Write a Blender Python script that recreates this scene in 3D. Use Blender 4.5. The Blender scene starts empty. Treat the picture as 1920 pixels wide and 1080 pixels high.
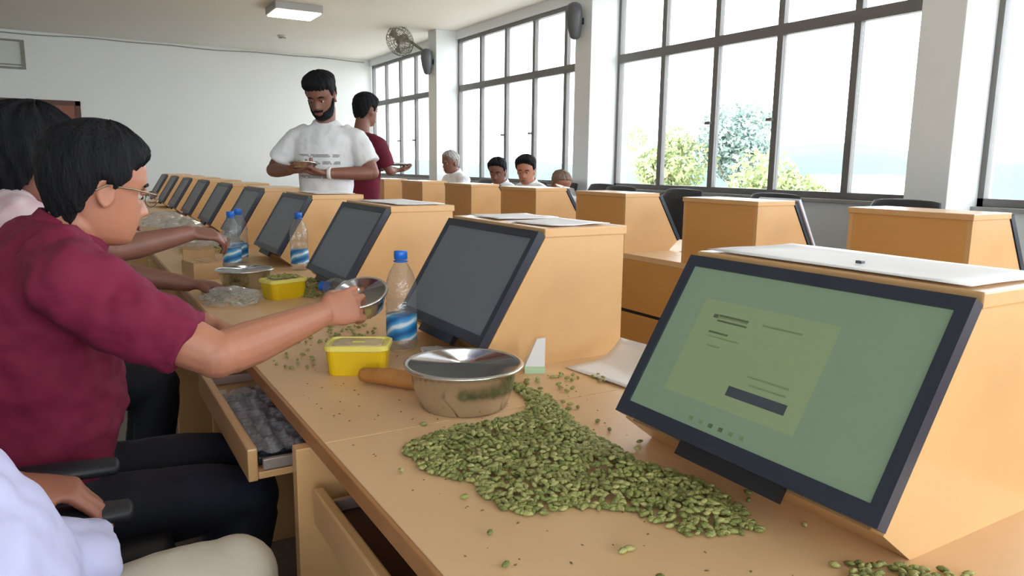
import bpy, bmesh, math, random
import numpy as np
from mathutils import Vector, Matrix
random.seed(7); np.random.seed(7)
SC = bpy.context.scene
COL = SC.collection
pi = math.pi

# ------------------------------------------------------------------ camera
cam_d = bpy.data.cameras.new('camera'); cam = bpy.data.objects.new('camera', cam_d); COL.objects.link(cam)
cam_d.sensor_width = 36.0; cam_d.lens = 1380 / 1920 * 36.0; cam_d.clip_start = 0.02; cam_d.clip_end = 500
_r = Vector((0.86049908, -0.5093236, 0.01143714)); _u = Vector((0.07416683, 0.14745195, 0.98628455)); _b = Vector((-0.50402442, -0.84784869, 0.16465718))
cam.matrix_world = Matrix(((_r.x, _u.x, _b.x, 0.0), (_r.y, _u.y, _b.y, 0.0), (_r.z, _u.z, _b.z, 1.25), (0, 0, 0, 1)))
SC.camera = cam
# ------------------------------------------------------------------ sky, exposure
W = bpy.data.worlds.new('overcast_sky'); SC.world = W; W.use_nodes = True
_bg = W.node_tree.nodes['Background']; _bg.inputs[0].default_value = (0.88, 0.94, 1.0, 1); _bg.inputs[1].default_value = 4.2
SC.view_settings.view_transform = 'Standard'; SC.view_settings.look = 'None'
SC.view_settings.gamma = 1.0; SC.view_settings.use_curve_mapping = False
SC.cycles.adaptive_threshold = .02; SC.cycles.max_bounces = 9; SC.cycles.diffuse_bounces = 5; SC.cycles.glossy_bounces = 4; SC.cycles.transparent_max_bounces = 16
SC.view_settings.exposure = 0.85
def portal(loc, rot, sx, sy):       # window portals: only guide the sky light, emit nothing
    d = bpy.data.lights.new('window_portal', 'AREA'); d.shape = 'RECTANGLE'; d.size = sx; d.size_y = sy; d.cycles.is_portal = True
    o = bpy.data.objects.new('window_portal', d); COL.objects.link(o); o.location = loc; o.rotation_euler = rot

# ------------------------------------------------------------------ dimensions (metres)
XW = 4.8          # window wall
YF = 13.25        # far wall
YB = -4.6         # wall behind the camera
XL = -4.6         # left wall
ZC = 3.1          # ceiling
DT = 0.75         # desk top
BAYS = [(-0.85, 2.49), (2.76, 6.10), (6.37, 9.71), (9.98, 13.2)]
PILLARS = [-1.12, 2.49, 6.10, 9.71]
for a, b in [(-4.4, -1.12)] + BAYS: portal((XW + .02, (a + b) / 2, 2.0), (0, pi / 2, 0), 1.95, b - a)
for a, b in ((-4.2, -.3), (.3, 4.2)): portal(((a + b) / 2, YB - .02, 1.95), (-pi / 2, 0, 0), b - a, 1.9)

# ------------------------------------------------------------------ materials
def lin(c): return tuple(((v / 255) / 12.92 if v / 255 <= .04045 else ((v / 255 + .055) / 1.055) ** 2.4) for v in c)
MATS = {}
def mat(name, rgb=(200, 200, 200), rough=.5, metal=0., var=0., scale=8., bump=0., bscale=60., stretch=(1, 1, 1), spec=.5, emit=None, es=0., coat=0., sheen=0.):
    if name in MATS: return MATS[name]
    m = bpy.data.materials.new(name); m.use_nodes = True; nt = m.node_tree; p = nt.nodes['Principled BSDF']
    c = lin(rgb); p.inputs['Base Color'].default_value = (*c, 1); p.inputs['Roughness'].default_value = rough
    p.inputs['Metallic'].default_value = metal; p.inputs['Specular IOR Level'].default_value = spec
    p.inputs['Coat Weight'].default_value = coat; p.inputs['Sheen Weight'].default_value = sheen
    if emit: p.inputs['Emission Color'].default_value = (*lin(emit), 1); p.inputs['Emission Strength'].default_value = es
    if var or bump:
        tc = nt.nodes.new('ShaderNodeTexCoord'); mp = nt.nodes.new('ShaderNodeMapping'); mp.inputs['Scale'].default_value = stretch
        nt.links.new(tc.outputs['Object'], mp.inputs[0])
    if var:
        n = nt.nodes.new('ShaderNodeTexNoise'); n.inputs['Scale'].default_value = scale; n.inputs['Detail'].default_value = 5
        r = nt.nodes.new('ShaderNodeValToRGB')
        r.color_ramp.elements[0].position = .3; r.color_ramp.elements[1].position = .7
        r.color_ramp.elements[0].color = (*[v * (1 - var) for v in c], 1); r.color_ramp.elements[1].color = (*[min(1, v * (1 + var * .7)) for v in c], 1)
        nt.links.new(mp.outputs[0], n.inputs['Vector']); nt.links.new(n.outputs[0], r.inputs[0]); nt.links.new(r.outputs[0], p.inputs['Base Color'])
    if bump:
        n2 = nt.nodes.new('ShaderNodeTexNoise'); n2.inputs['Scale'].default_value = bscale; n2.inputs['Detail'].default_value = 3
        b = nt.nodes.new('ShaderNodeBump'); b.inputs['Strength'].default_value = bump; b.inputs['Distance'].default_value = .01
        nt.links.new(mp.outputs[0], n2.inputs['Vector']); nt.links.new(n2.outputs[0], b.inputs['Height']); nt.links.new(b.outputs[0], p.inputs['Normal'])
    MATS[name] = m; return m
def clear(name, tint=(1, 1, 1), ior=1.45, rough=.03, base=0., bump=0., bscale=40., milk=None):
    """thin clear sheet: see-through with Fresnel reflection"""
    if name in MATS: return MATS[name]
    m = bpy.data.materials.new(name); m.use_nodes = True; nt = m.node_tree; nt.nodes.clear()
    out = nt.nodes.new('ShaderNodeOutputMaterial'); t = nt.nodes.new('ShaderNodeBsdfTransparent'); t.inputs[0].default_value = (*tint, 1)
    g = nt.nodes.new('ShaderNodeBsdfGlossy'); g.inputs['Roughness'].default_value = rough
    fr = nt.nodes.new('ShaderNodeFresnel'); fr.inputs[0].default_value = ior
    ge = nt.nodes.new('ShaderNodeNewGeometry'); mi = nt.nodes.new('ShaderNodeMath'); mi.operation = 'MULTIPLY_ADD'; mi.inputs[1].default_value = 1 / ior - ior; mi.inputs[2].default_value = ior   # a thin sheet: same Fresnel from either side
    nt.links.new(ge.outputs['Backfacing'], mi.inputs[0]); nt.links.new(mi.outputs[0], fr.inputs[0])
    mx = nt.nodes.new('ShaderNodeMixShader'); ad = nt.nodes.new('ShaderNodeMath'); ad.operation = 'ADD'; ad.inputs[1].default_value = base; ad.use_clamp = True
    nt.links.new(fr.outputs[0], ad.inputs[0]); nt.links.new(ad.outputs[0], mx.inputs[0]); nt.links.new(t.outputs[0], mx.inputs[1]); nt.links.new(g.outputs[0], mx.inputs[2])
    last = mx
    if milk:
        df = nt.nodes.new('ShaderNodeBsdfDiffuse'); df.inputs[0].default_value = (*lin(milk[0]), 1)
        m2 = nt.nodes.new('ShaderNodeMixShader'); m2.inputs[0].default_value = milk[1]
        nt.links.new(mx.outputs[0], m2.inputs[1]); nt.links.new(df.outputs[0], m2.inputs[2]); last = m2
    if bump:
        n2 = nt.nodes.new('ShaderNodeTexNoise'); n2.inputs['Scale'].default_value = bscale; tc = nt.nodes.new('ShaderNodeTexCoord')
        b = nt.nodes.new('ShaderNodeBump'); b.inputs['Strength'].default_value = bump; b.inputs['Distance'].default_value = .01
        nt.links.new(tc.outputs['Object'], n2.inputs['Vector']); nt.links.new(n2.outputs[0], b.inputs['Height']); nt.links.new(b.outputs[0], g.inputs['Normal']); nt.links.new(b.outputs[0], fr.inputs['Normal'])
    nt.links.new(last.outputs[0], out.inputs[0]); MATS[name] = m; return m

WOOD = mat('honey_laminate', (214, 170, 116), .33, var=.07, scale=7, stretch=(1, .12, 1), bump=.02, bscale=30, coat=.1)
WOODT = mat('worktop_laminate', (222, 184, 138), .45, var=.07, scale=5, stretch=(1, .3, 1), bump=.02, bscale=25)
WOODB = mat('honey_laminate_shaded', (210, 156, 88), .38, var=.06, scale=6, stretch=(1, .15, 1))  # darker honey laminate: shade of the aisle-facing side put into the colour
WOODE = mat('edge_band', (170, 118, 70), .4, var=.1, scale=12)
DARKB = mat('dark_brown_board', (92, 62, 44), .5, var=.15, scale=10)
WALL = mat('cream_plaster', (228, 229, 226), .75, var=.02, scale=1.2, bump=.03, bscale=40)
WALLR = mat('pillar_paint', (222, 226, 226), .7, var=.02, scale=1.5, bump=.03, bscale=40)
CEIL = mat('ceiling_paint', (232, 228, 219), .8, var=.02, scale=1)
FLOOR = mat('terrazzo', (120, 112, 104), .35, var=.2, scale=60)
FRAME = mat('window_steel', (112, 110, 108), .45, var=.08, scale=10)
GLASS = clear('window_glass', (.955, .96, .96), 1.45, .01)
BLACKP = mat('black_plastic', (26, 28, 34), .4, var=.1, scale=30)
BEZEL = mat('monitor_bezel', (46, 53, 67), .32, var=.05, scale=30)
SCROFF = mat('dark_screen', (110, 120, 130), .36, var=.03, scale=6, spec=.6)
STEEL = mat('stainless_steel', (214, 214, 212), .22, 1.0, var=.05, scale=14)
PAPER = mat('white_paper', (246, 246, 248), .7, var=.03, scale=9)
SKIN1 = mat('brown_skin', (176, 118, 92), .5, var=.08, scale=14, bump=.04, bscale=180)
SKIN2 = mat('deep_brown_skin', (126, 82, 66), .5, var=.08, scale=14, bump=.03, bscale=160)
SKIN3 = mat('warm_brown_skin', (150, 96, 74), .5, var=.08, scale=14)
HAIR = mat('black_hair', (22, 22, 26), .75, var=.4, scale=60, bump=.9, bscale=160, stretch=(1, 1, .2), spec=.2)
HAIRG = mat('grey_hair', (150, 146, 142), .6, var=.25, scale=40, bump=.5, bscale=120)
NAVY = mat('navy_trousers', (20, 24, 40), .8, var=.2, scale=9, bump=.2, bscale=14)
CHAIRB = mat('black_chair_vinyl', (26, 28, 34), .5, var=.1, scale=20, bump=.05, bscale=90)
POD = [mat('cardamom_green', (150, 155, 88), .65, var=.25, scale=90, bump=.4, bscale=300), mat('cardamom_pale', (172, 170, 106), .65, var=.25, scale=90, bump=.4, bscale=300), mat('cardamom_dark', (122, 130, 66), .65, var=.25, scale=90, bump=.4, bscale=300)]

# ------------------------------------------------------------------ mesh helpers
WL = {}
def mk(name, V, F, m, parent=None, smooth=False, recalc=True):
    V = np.asarray(V, float)
    if parent is None:
        lo, hi = V.min(0), V.max(0); org = np.array([(lo[0] + hi[0]) / 2, (lo[1] + hi[1]) / 2, lo[2]])
    else: org = WL[parent.name]
    me = bpy.data.meshes.new(name); me.from_pydata([tuple(v) for v in (V - org)], [], [tuple(f) for f in F])
    if recalc:
        bm = bmesh.new(); bm.from_mesh(me); bmesh.ops.recalc_face_normals(bm, faces=bm.faces); bm.to_mesh(me); bm.free()
    if smooth: me.polygons.foreach_set('use_smooth', [True] * len(me.polygons))
    for mm in (m if isinstance(m, (list, tuple)) else [m]): me.materials.append(mm)
    o = bpy.data.objects.new(name, me); COL.objects.link(o)
    if parent is None: o.location = org; WL[o.name] = org
    else: o.parent = parent; WL[o.name] = org
    return o
def tag(o, label, cat, group=None):
    o['label'] = label; o['category'] = cat
    if group: o['group'] = group
    return o
def struct(o): o['kind'] = 'structure'; return o
def thing(name, loc, label, cat, group=None):
    o = bpy.data.objects.new(name, None); COL.objects.link(o); o.location = loc; o.empty_display_size = .1
    WL[o.name] = np.array(loc, float); return tag(o, label, cat, group)
def copy_tree(o, parent=None, delta=None):
    c = o.copy(); COL.objects.link(c); c.parent = parent
    if delta is not None:
        c.location = Vector(o.location) + Vector(delta)
    WL[c.name] = np.array(c.location) if parent is None else WL[parent.name]
    for ch in list(o.children): copy_tree(ch, c)
    return c
class G:
    """geometry collector"""
    def __init__(s): s.V = []; s.F = []
    def add(s, V, F):
        n = len(s.V); s.V += [tuple(map(float, v)) for v in V]; s.F += [tuple(i + n for i in f) for f in F]; return s
    def box(s, a, b, bev=0.):
        (x0, y0, z0), (x1, y1, z1) = [tuple(map(float, q)) for q in (np.minimum(a, b), np.maximum(a, b))]
        if bev <= 0:
            return s.add([(x0, y0, z0), (x1, y0, z0), (x1, y1, z0), (x0, y1, z0), (x0, y0, z1), (x1, y0, z1), (x1, y1, z1), (x0, y1, z1)],
                         [(0, 3, 2, 1), (4, 5, 6, 7), (0, 1, 5, 4), (1, 2, 6, 5), (2, 3, 7, 6), (3, 0, 4, 7)])
        bm = bmesh.new(); bmesh.ops.create_cube(bm, size=1)
        for v in bm.verts: v.co = Vector(((x0 + x1) / 2 + v.co.x * (x1 - x0), (y0 + y1) / 2 + v.co.y * (y1 - y0), (z0 + z1) / 2 + v.co.z * (z1 - z0)))
        bmesh.ops.bevel(bm, geom=bm.edges[:], offset=bev, segments=2, affect='EDGES', profile=.6)
        bm.verts.index_update(); V = [v.co[:] for v in bm.verts]; F = [[v.index for v in f.verts] for f in bm.faces]; bm.free(); return s.add(V, F)
    def prism(s, pts, a, b):
        """polygon (list of 3-D points) swept by vector b-a"""
        d = np.array(b, float) - np.array(a, float); n = len(pts); P = [np.array(p, float) + np.array(a) * 0 for p in pts]
        V = P + [p + d for p in P]; F = [tuple(range(n)), tuple(range(2 * n - 1, n - 1, -1))] + [(i, (i + 1) % n, n + (i + 1) % n, n + i) for i in range(n)]
        return s.add(V, F)
    def tube(s, pts, rad, side=(0, 0, 1), n=14, cap=.55):
        P = [np.array(p, float) for p in pts]; R = [(r, r) if np.isscalar(r) else r for r in rad]; side = np.array(side, float)
        rows = []
        T = []
        for i in range(len(P)):
            t = P[min(i + 1, len(P) - 1)] - P[max(i - 1, 0)]; T.append(t / (np.linalg.norm(t) + 1e-9))
        def ring(p, t, a, b):
            q = side - t * (side @ t)
            if np.linalg.norm(q) < 1e-3: q = np.array([1., .01, .02]) - t * t[0]
            q /= np.linalg.norm(q); u = np.cross(t, q)
            return [p + a * math.cos(k * 2 * pi / n) * q + b * math.sin(k * 2 * pi / n) * u for k in range(n)]
        if cap:
            r0 = min(R[0]); rows.append(ring(P[0] - T[0] * r0 * cap, T[0], R[0][0] * .45, R[0][1] * .45)); rows.append(ring(P[0] - T[0] * r0 * cap * .6, T[0], R[0][0] * .8, R[0][1] * .8))
        for p, t, (a, b) in zip(P, T, R): rows.append(ring(p, t, a, b))
        if cap:
            r1 = min(R[-1]); rows.append(ring(P[-1] + T[-1] * r1 * cap * .6, T[-1], R[-1][0] * .8, R[-1][1] * .8)); rows.append(ring(P[-1] + T[-1] * r1 * cap, T[-1], R[-1][0] * .45, R[-1][1] * .45))
        V = [v for r in rows for v in r]; m = len(rows)
        F = [(i * n + k, i * n + (k + 1) % n, (i + 1) * n + (k + 1) % n, (i + 1) * n + k) for i in range(m - 1) for k in range(n)]
        F += [tuple(range(n - 1, -1, -1)), tuple(range((m - 1) * n, m * n))]
        return s.add(V, F)
    def lathe(s, prof, c=(0, 0, 0), n=32, R=None):
        """profile [(r,z)...]; open or closed by r=0 ends"""
        V = []; F = []
        for r, z in prof:
            for k in range(n):
                v = np.array([r * math.cos(2 * pi * k / n), r * math.sin(2 * pi * k / n), z])
                if R is not None: v = R @ v
                V.append(v + np.array(c))
        m = len(prof)
        F = [(i * n + k, i * n + (k + 1) % n, (i + 1) * n + (k + 1) % n, (i + 1) * n + k) for i in range(m - 1) for k in range(n)]
        F += [tuple(range(n - 1, -1, -1)), tuple(range((m - 1) * n, m * n))]
        return s.add(V, F)
    def ell(s, c, r, R=None, n=14, m=9):
        V = []; F = []
        for i in range(m + 1):
            th = pi * (i + .0) / m; th = min(max(th, .02), pi - .02)
            for k in range(n):
                v = np.array([r[0] * math.sin(th) * math.cos(2 * pi * k / n), r[1] * math.sin(th) * math.sin(2 * pi * k / n), r[2] * math.cos(th)])
                if R is not None: v = R @ v
                V.append(v + np.array(c))
        F = [(i * n + k, (i + 1) * n + k, (i + 1) * n + (k + 1) % n, i * n + (k + 1) % n) for i in range(m) for k in range(n)]
        F += [tuple(range(n)), tuple(range((m + 1) * n - 1, m * n - 1, -1))]
        return s.add(V, F)
    def mk(s, name, m, parent=None, smooth=False): return mk(name, s.V, s.F, m, parent, smooth)
def box(name, a, b, m, parent=None, bev=.002): return G().box(a, b, bev).mk(name, m, parent)
def rot(yaw=0, pitch=0, roll=0):
    """x forward frame: yaw about z, pitch>0 looks down, roll>0 tips to the right"""
    cy, sy = math.cos(yaw), math.sin(yaw); cp, sp = math.cos(pitch), math.sin(pitch); cr, sr = math.cos(roll), math.sin(roll)
    return np.array([[cy, -sy, 0], [sy, cy, 0], [0, 0, 1]]) @ np.array([[cp, 0, sp], [0, 1, 0], [-sp, 0, cp]]) @ np.array([[1, 0, 0], [0, cr, -sr], [0, sr, cr]])
unit = lambda v: np.array(v, float) / np.linalg.norm(v)

# ================================================================== THE ROOM
struct(box('floor', (XL, YB, -.1), (XW + .2, YF + .2, 0), FLOOR, bev=0))
struct(box('ceiling', (XL - .2, YB - .2, ZC), (XW + .2, YF + .2, ZC + .15), CEIL, bev=0))
struct(box('wall_far', (XL - .2, YF, 0), (XW + .2, YF + .2, ZC), WALL, bev=0))
struct(box('wall_left', (XL - .2, YB, 0), (XL, YF, ZC), WALL, bev=0))
ZS, ZT, ZM = 1.03, 2.99, 2.315
g = G().box((XW, YB - .2, 0), (XW + .2, YF, ZS)).box((XW, YB - .2, ZT), (XW + .2, YF, ZC))
wr = struct(g.mk('wall_right', WALLR))
for i, y in enumerate(PILLARS + [-4.6]):
    struct(box('wall_pillar' if i == 0 else 'wall_pillar', (XW - .3, y, 0), (XW + .2, y + .27, ZC), WALLR, bev=.006))
g = G().box((XL - .2, YB - .2, 0), (XW, YB, 1.0)).box((XL - .2, YB - .2, 2.9), (XW, YB, ZC))
for a, b in ((XL - .2, -4.2), (-.3, .3), (4.2, XW)): g.box((a, YB - .2, 1.0), (b, YB, 2.9))
struct(g.mk('wall_back', WALL))

def window(n, y0, y1, panes=5):
    xm = XW + .07; f = .05
    g = G()
    g.box((xm - .03, y0, ZS), (xm + .03, y0 + f * .7, ZT)).box((xm - .03, y1 - f * .7, ZS), (xm + .03, y1, ZT))
    g.box((xm - .03, y0, ZS), (xm + .03, y1, ZS + f)).box((xm - .03, y0, ZT - f), (xm + .03, y1, ZT))
    w = struct(g.mk('window_%d' % n, FRAME))
    box('transom', (xm - .028, y0 + .03, ZM - .042), (xm + .028, y1 - .03, ZM + .042), FRAME, w)
    st = (y1 - y0) / panes
    for k in range(1, panes):
        y = y0 + st * k
        box('mullion', (xm - .026, y - .028, ZS + .03), (xm + .026, y + .028, ZT - .03), FRAME, w)
        if k in (2, 3): box('window_latch', (xm - .06, y + .005, 1.62), (xm - .02, y + .06, 1.645), FRAME, w)
    for k in range(panes):
        for za, zb in ((ZS + f, ZM - .042), (ZM + .042, ZT - f)):
            box('pane', (xm - .003, y0 + st * k + .028, za), (xm + .003, y0 + st * (k + 1) - .028, zb), GLASS, w, bev=0)
    box('window_sill', (XW - .03, y0, ZS - .025), (XW + .06, y1, ZS), mat('sill_stone', (150, 150, 146), .5, var=.1, scale=20), w)
for n, (a, b) in enumerate(reversed(BAYS)): window(n + 1, a, b)

# door in the far wall, only its top shows
DOOR = mat('red_brown_door', (140, 76, 50), .45, var=.18, scale=6, stretch=(4, 1, .6))
DOORF = mat('door_frame_brown', (88, 52, 38), .5, var=.1, scale=10)
g = G().box((-.95, YF - .05, 0), (-.88, YF + .01, 2.13)).box((.13, YF - .05, 0), (.2, YF + .01, 2.13)).box((-.95, YF - .05, 2.06), (.2, YF + .01, 2.13))
d1 = struct(g.mk('door_1', DOORF))
box('door_leaf', (-.88, YF - .03, .01), (.13, YF - .005, 2.06), DOOR, d1)
for xa, xb in ((-.78, -.43), (-.32, .03)):
    for za, zb in ((.2, .95), (1.1, 1.92)): box('door_panel', (xa, YF - .042, za), (xb, YF - .028, zb), DOOR, d1, .006)
G().tube([(-.8, YF - .08, 1.02), (-.68, YF - .08, 1.02)], [.012, .012]).tube([(-.8, YF - .08, 1.02), (-.8, YF - .02, 1.02)], [.01, .01]).mk('door_handle', STEEL, d1, True)

# framed pale panel high on the far wall
t = thing('wall_vent_panel', (-.75, YF - .03, 2.55), 'pale panel in a grey frame high on the far wall at the left edge', 'panel')
fm = mat('grey_wood_frame', (128, 128, 116), .5, var=.1, scale=10)
box('frame', (-1.2, YF - .05, 2.55), (-1.16, YF, 2.96), fm, t); box('frame', (-.5, YF - .05, 2.55), (-.45, YF, 2.96), fm, t)
box('frame', (-1.16, YF - .05, 2.55), (-.5, YF, 2.575), fm, t); box('frame', (-1.16, YF - .05, 2.935), (-.5, YF, 2.96), fm, t)
box('panel_face', (-1.16, YF - .03, 2.575), (-.5, YF - .005, 2.935), mat('pale_panel', (204, 208, 196), .6, var=.04, scale=5), t)
box('panel_ledge', (-1.16, YF - .04, 2.6), (-.5, YF - .03, 2.615), fm, t)

# cable run where far wall meets the ceiling
pts = [(x, YF - .012, 3.06 + .008 * math.sin(x * 2.3) + .006 * math.sin(x * 5.1)) for x in np.linspace(-3.5, 4.7, 40)]
tag(G().tube(pts, [.008] * 40, n=6).mk('wall_cable', mat('grey_cable', (150, 150, 140), .6), None, True), 'thin grey cable running along the top of the far wall', 'cable')

# ceiling lamp and small rosette
t = thing('ceiling_lamp', (2.45, 9.35, ZC - .1), 'rectangular ceiling lamp with lit white diffuser above the aisle', 'ceiling lamp')
box('housing', (2.18, 9.1, ZC - .085), (2.74, 9.62, ZC), mat('lamp_grey', (170, 170, 166), .5), t, .01)
box('diffuser', (2.2, 9.12, ZC - .1), (2.72, 9.6, ZC - .08), mat('lit_diffuser', (255, 250, 235), .4, emit=(255, 248, 230), es=7.0), t, .008)
t = thing('smoke_detector', (2.84, 11.5, ZC - .04), 'small round white ceiling fitting behind the lamp near the far wall', 'detector')
G().lathe([(0, 0), (.03, 0), (.045, .012), (.07, .02), (.075, .04), (0, .04)], (2.84, 11.5, ZC - .04), 20).mk('detector_cover', mat('off_white_plastic', (206, 202, 188), .5), t, True)
G().lathe([(.04, -.004), (.052, -.004), (.052, .006), (.04, .006)], (2.84, 11.5, ZC - .035), 20).mk('detector_ring', mat('grey_plastic', (140, 138, 130), .5), t, True)

# ================================================================== OUTSIDE
box('ground_outside', (XW + 2, -60, -3.7), (160, 160, -3.5), mat('pale_field', (190, 188, 178), .9, var=.2, scale=.15), bev=0)['kind'] = 'structure'
def hill(x0, y0, x1, y1, h, name, m, seed):
    rs = np.random.RandomState(seed); n = 40; V = []; F = []
    ph = rs.rand(5) * 6
    for i in range(n + 1):
        f = i / n; x = x0 + (x1 - x0) * f; y = y0 + (y1 - y0) * f
        hh = h * (.7 + .18 * math.sin(f * 7 + ph[0]) + .09 * math.sin(f * 17 + ph[1]) + .04 * math.sin(f * 41 + ph[2]))
        nx, ny = unit((y1 - y0, x0 - x1, 0))[:2]
        for d, z in ((-26, -3.6), (-10, -3.5 + hh * .75), (0, -3.5 + hh), (12, -3.5 + hh * .7), (28, -3.6)): V.append((x + nx * d, y + ny * d, z))
    for i in range(n):
        for k in range(4): F.append((i * 5 + k, i * 5 + k + 1, i * 5 + 6 + k, i * 5 + 5 + k))
    o = mk(name, V, F, m, None, True); o['kind'] = 'structure'; return o
hill(40, 150, 150, 30, 9.0, 'distant_hill', mat('hazy_hill_green', (92, 112, 106), .95, var=.08, scale=.1), 3)
LEAFM = [mat('leaf_yellow_green', (164, 176, 122), .6, var=.2, scale=4), mat('leaf_blue_green', (148, 168, 158), .6, var=.2, scale=4)]
BARK = mat('tree_bark', (120, 104, 88), .9, var=.2, scale=8)
def tree(loc, h, rx, leafm, label, seed, nleaf=2600):
    rs = np.random.RandomState(seed); loc = np.array(loc, float)
    t = thing('garden_tree', loc, label, 'tree', None)
    g = G(); top = loc + (0, 0, h * .75); g.tube([loc, loc + (.1, .1, h * .35), top], [.2, .14, .05], n=9)
    for k in range(7):
        a = k * 2.4; b = loc + (0, 0, h * (.3 + .05 * k)); g.tube([b, b + np.array([math.cos(a), math.sin(a), .8]) * rx * .4, b + np.array([math.cos(a), math.sin(a), .9]) * rx * .7], [.07, .05, .02], n=6)
    g.mk('trunk', BARK, t, True)
    cl = [(np.clip(rs.normal(0, .45, 3), -.75, .75) * (rx, rx, h * .22) + (0, 0, h * .66), rs.uniform(.28, .5) * rx) for _ in range(34)]
    V = []; F = []
    for i in range(nleaf * 2):
        c, r = cl[rs.randint(len(cl))]; d = unit(rs.normal(size=3)) * r * rs.uniform(.75, 1.05); p = loc + c + d
        a = unit(rs.normal(size=3)); b = unit(np.cross(a, rs.normal(size=3))); s = rs.uniform(.07, .15)
        n = len(V); V += [p - a * s, p - b * s * .45, p + a * s, p + b * s * .45]; F.append((n, n + 1, n + 2, n + 3))
    o = mk('foliage', V, F, leafm, t, False, False); o['kind'] = 'stuff'
tree((20, 21.9, -3.5), 7.0, 1.25, LEAFM[0], 'yellow-green tree outside the large window, left of the taller one', 5)
tree((22.3, 20.7, -3.5), 7.9, 1.4, LEAFM[1], 'hazy blue-green tree outside the middle panes of the large window', 6, 3600)
tree((20, 16.2, -3.5), 5.7, 1.3, LEAFM[0], 'low pale tree outside the large window, right of the blue-green one', 8)
# a low white building far away
t = thing('far_building', (46, 30, -3.5), 'long low whitish building far away beyond the window', 'building')
BW = mat('far_white_wall', (214, 218, 222), .8, var=.04, scale=.5)
box('building_wall', (45, 26.5, -3.5), (52, 34, .55), BW, t, 0); box('roof', (44.6, 26.1, .55), (52.4, 34.4, .85), mat('far_roof', (176, 184, 192), .7), t, 0)
for k in range(6): box('window_pane', (44.94, 27 + k * 1.2, -1.2), (45.02, 27.7 + k * 1.2, -.2), mat('far_glass', (120, 136, 150), .3), t, 0)

# ================================================================== FURNITURE ROWS
# local profile: u = distance from the desk front edge, v along the row, w = height
LX = 0.355; RX = 2.75; DEPTH = .895
Ltf = lambda u, v, w: (LX + u, v, w)
Rtf = lambda u, v, w: (RX + DEPTH - u, v, w)
def tfbox(name, tf, a, b, m, parent=None, bev=.002): return box(name, tf(*a), tf(*b), m, parent, bev)
def tprism(tf, poly, v0, v1):
    P = [tf(u, v0, w) for u, w in poly]; Q = [tf(u, v1, w) for u, w in poly]; n = len(P)
    return G().add(P + Q, [tuple(range(n)), tuple(range(2 * n - 1, n - 1, -1))] + [(i, (i + 1) % n, n + (i + 1) % n, n + i) for i in range(n)])
def worktop(tf, y0, y1, label, joints, panels=()):
    t = thing('desk_worktop', tf(.4, (y0 + y1) / 2, DT - .03), label, 'desk')
    js = [y0] + joints + [y1]
    for a, b in zip(js, js[1:]): tfbox('top_board', tf, (.004, a + .0008, DT - .03), (DEPTH, b - .0008, DT), WOODT, t, .0015)
    tfbox('edge_strip', tf, (-.004, y0, DT - .032), (.004, y1, DT - .001), WOODE, t, .002)
    tfbox('back_panel', tf, (DEPTH - .022, y0, .425), (DEPTH, y1, DT - .031), WOODB, t)
    tfbox('lower_back_panel', tf, (DEPTH - .022, y0, .02), (DEPTH, y1, .405), WOODB, t)
    for y in panels: tfbox('leg_panel', tf, (-.03, y - .015, 0), (DEPTH - .03, y + .015, DT - .033), WOOD, t)
    tfbox('gap_shade_strip', tf, (DEPTH - .05, y0, .40), (DEPTH - .012, y1, .43), BLACKP, t, 0)  # black strip behind the panel gap, standing in for its shade
    return t
LY0, LP, LL = .495, 1.03, .50
RY0, RP, RL = 1.42, .965, .49
worktop(Ltf, -1.2, 10.75, 'long honey-coloured worktop of the near desk row with bottles and bowls on it', [LY0 + LP * k - .265 for k in range(0, 11)], [LY0 - .175 + LP * k for k in range(0, 10)])
worktop(Rtf, -.9, 10.6, 'long worktop of the desk row beside the windows', [RY0 + RP * k - .24 for k in range(-1, 10)])
HOUSE = [(.545, DT), (.480, .800), (.646, 1.073), (DEPTH, 1.073), (DEPTH, DT)]
def housing(tf, y0, L, label, group):
    t = thing('monitor_housing', tf(.72, y0 + L / 2, DT), label, 'monitor housing', group)
    for a, b in ((y0, y0 + .018), (y0 + L - .018, y0 + L)): tprism(tf, HOUSE, a, b).mk('side_panel', WOOD, t)
    tfbox('back_board', tf, (DEPTH - .018, y0 + .018, DT), (DEPTH, y0 + L - .018, 1.073), WOODB, t, .001)
    tfbox('top_board', tf, (.642, y0 - .005, 1.073), (DEPTH + .006, y0 + L + .005, 1.096), WOOD, t, .003)
    tprism(tf, [(.545, DT), (.480, .800), (.496, .806), (.561, DT)], y0 + .018, y0 + L - .018).mk('ledge_board', WOOD, t)
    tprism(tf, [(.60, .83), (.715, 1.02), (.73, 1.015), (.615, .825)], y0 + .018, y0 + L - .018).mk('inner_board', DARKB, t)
    return t
A0 = np.array([.462, .815]); A1 = np.array([.628, 1.088]); AD = unit(A1 - A0); AN = np.array([-AD[1], AD[0]])   # slope of the screen, and its outward normal
SL = float(np.linalg.norm(A1 - A0))
def sl(s, d): q = A0 + AD * s + AN * d; return (float(q[0]), float(q[1]))
def slab(tf, s0, s1, d0, d1, v0, v1): return tprism(tf, [sl(s0, d0), sl(s1, d0), sl(s1, d1), sl(s0, d1)], v0, v1)
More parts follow.
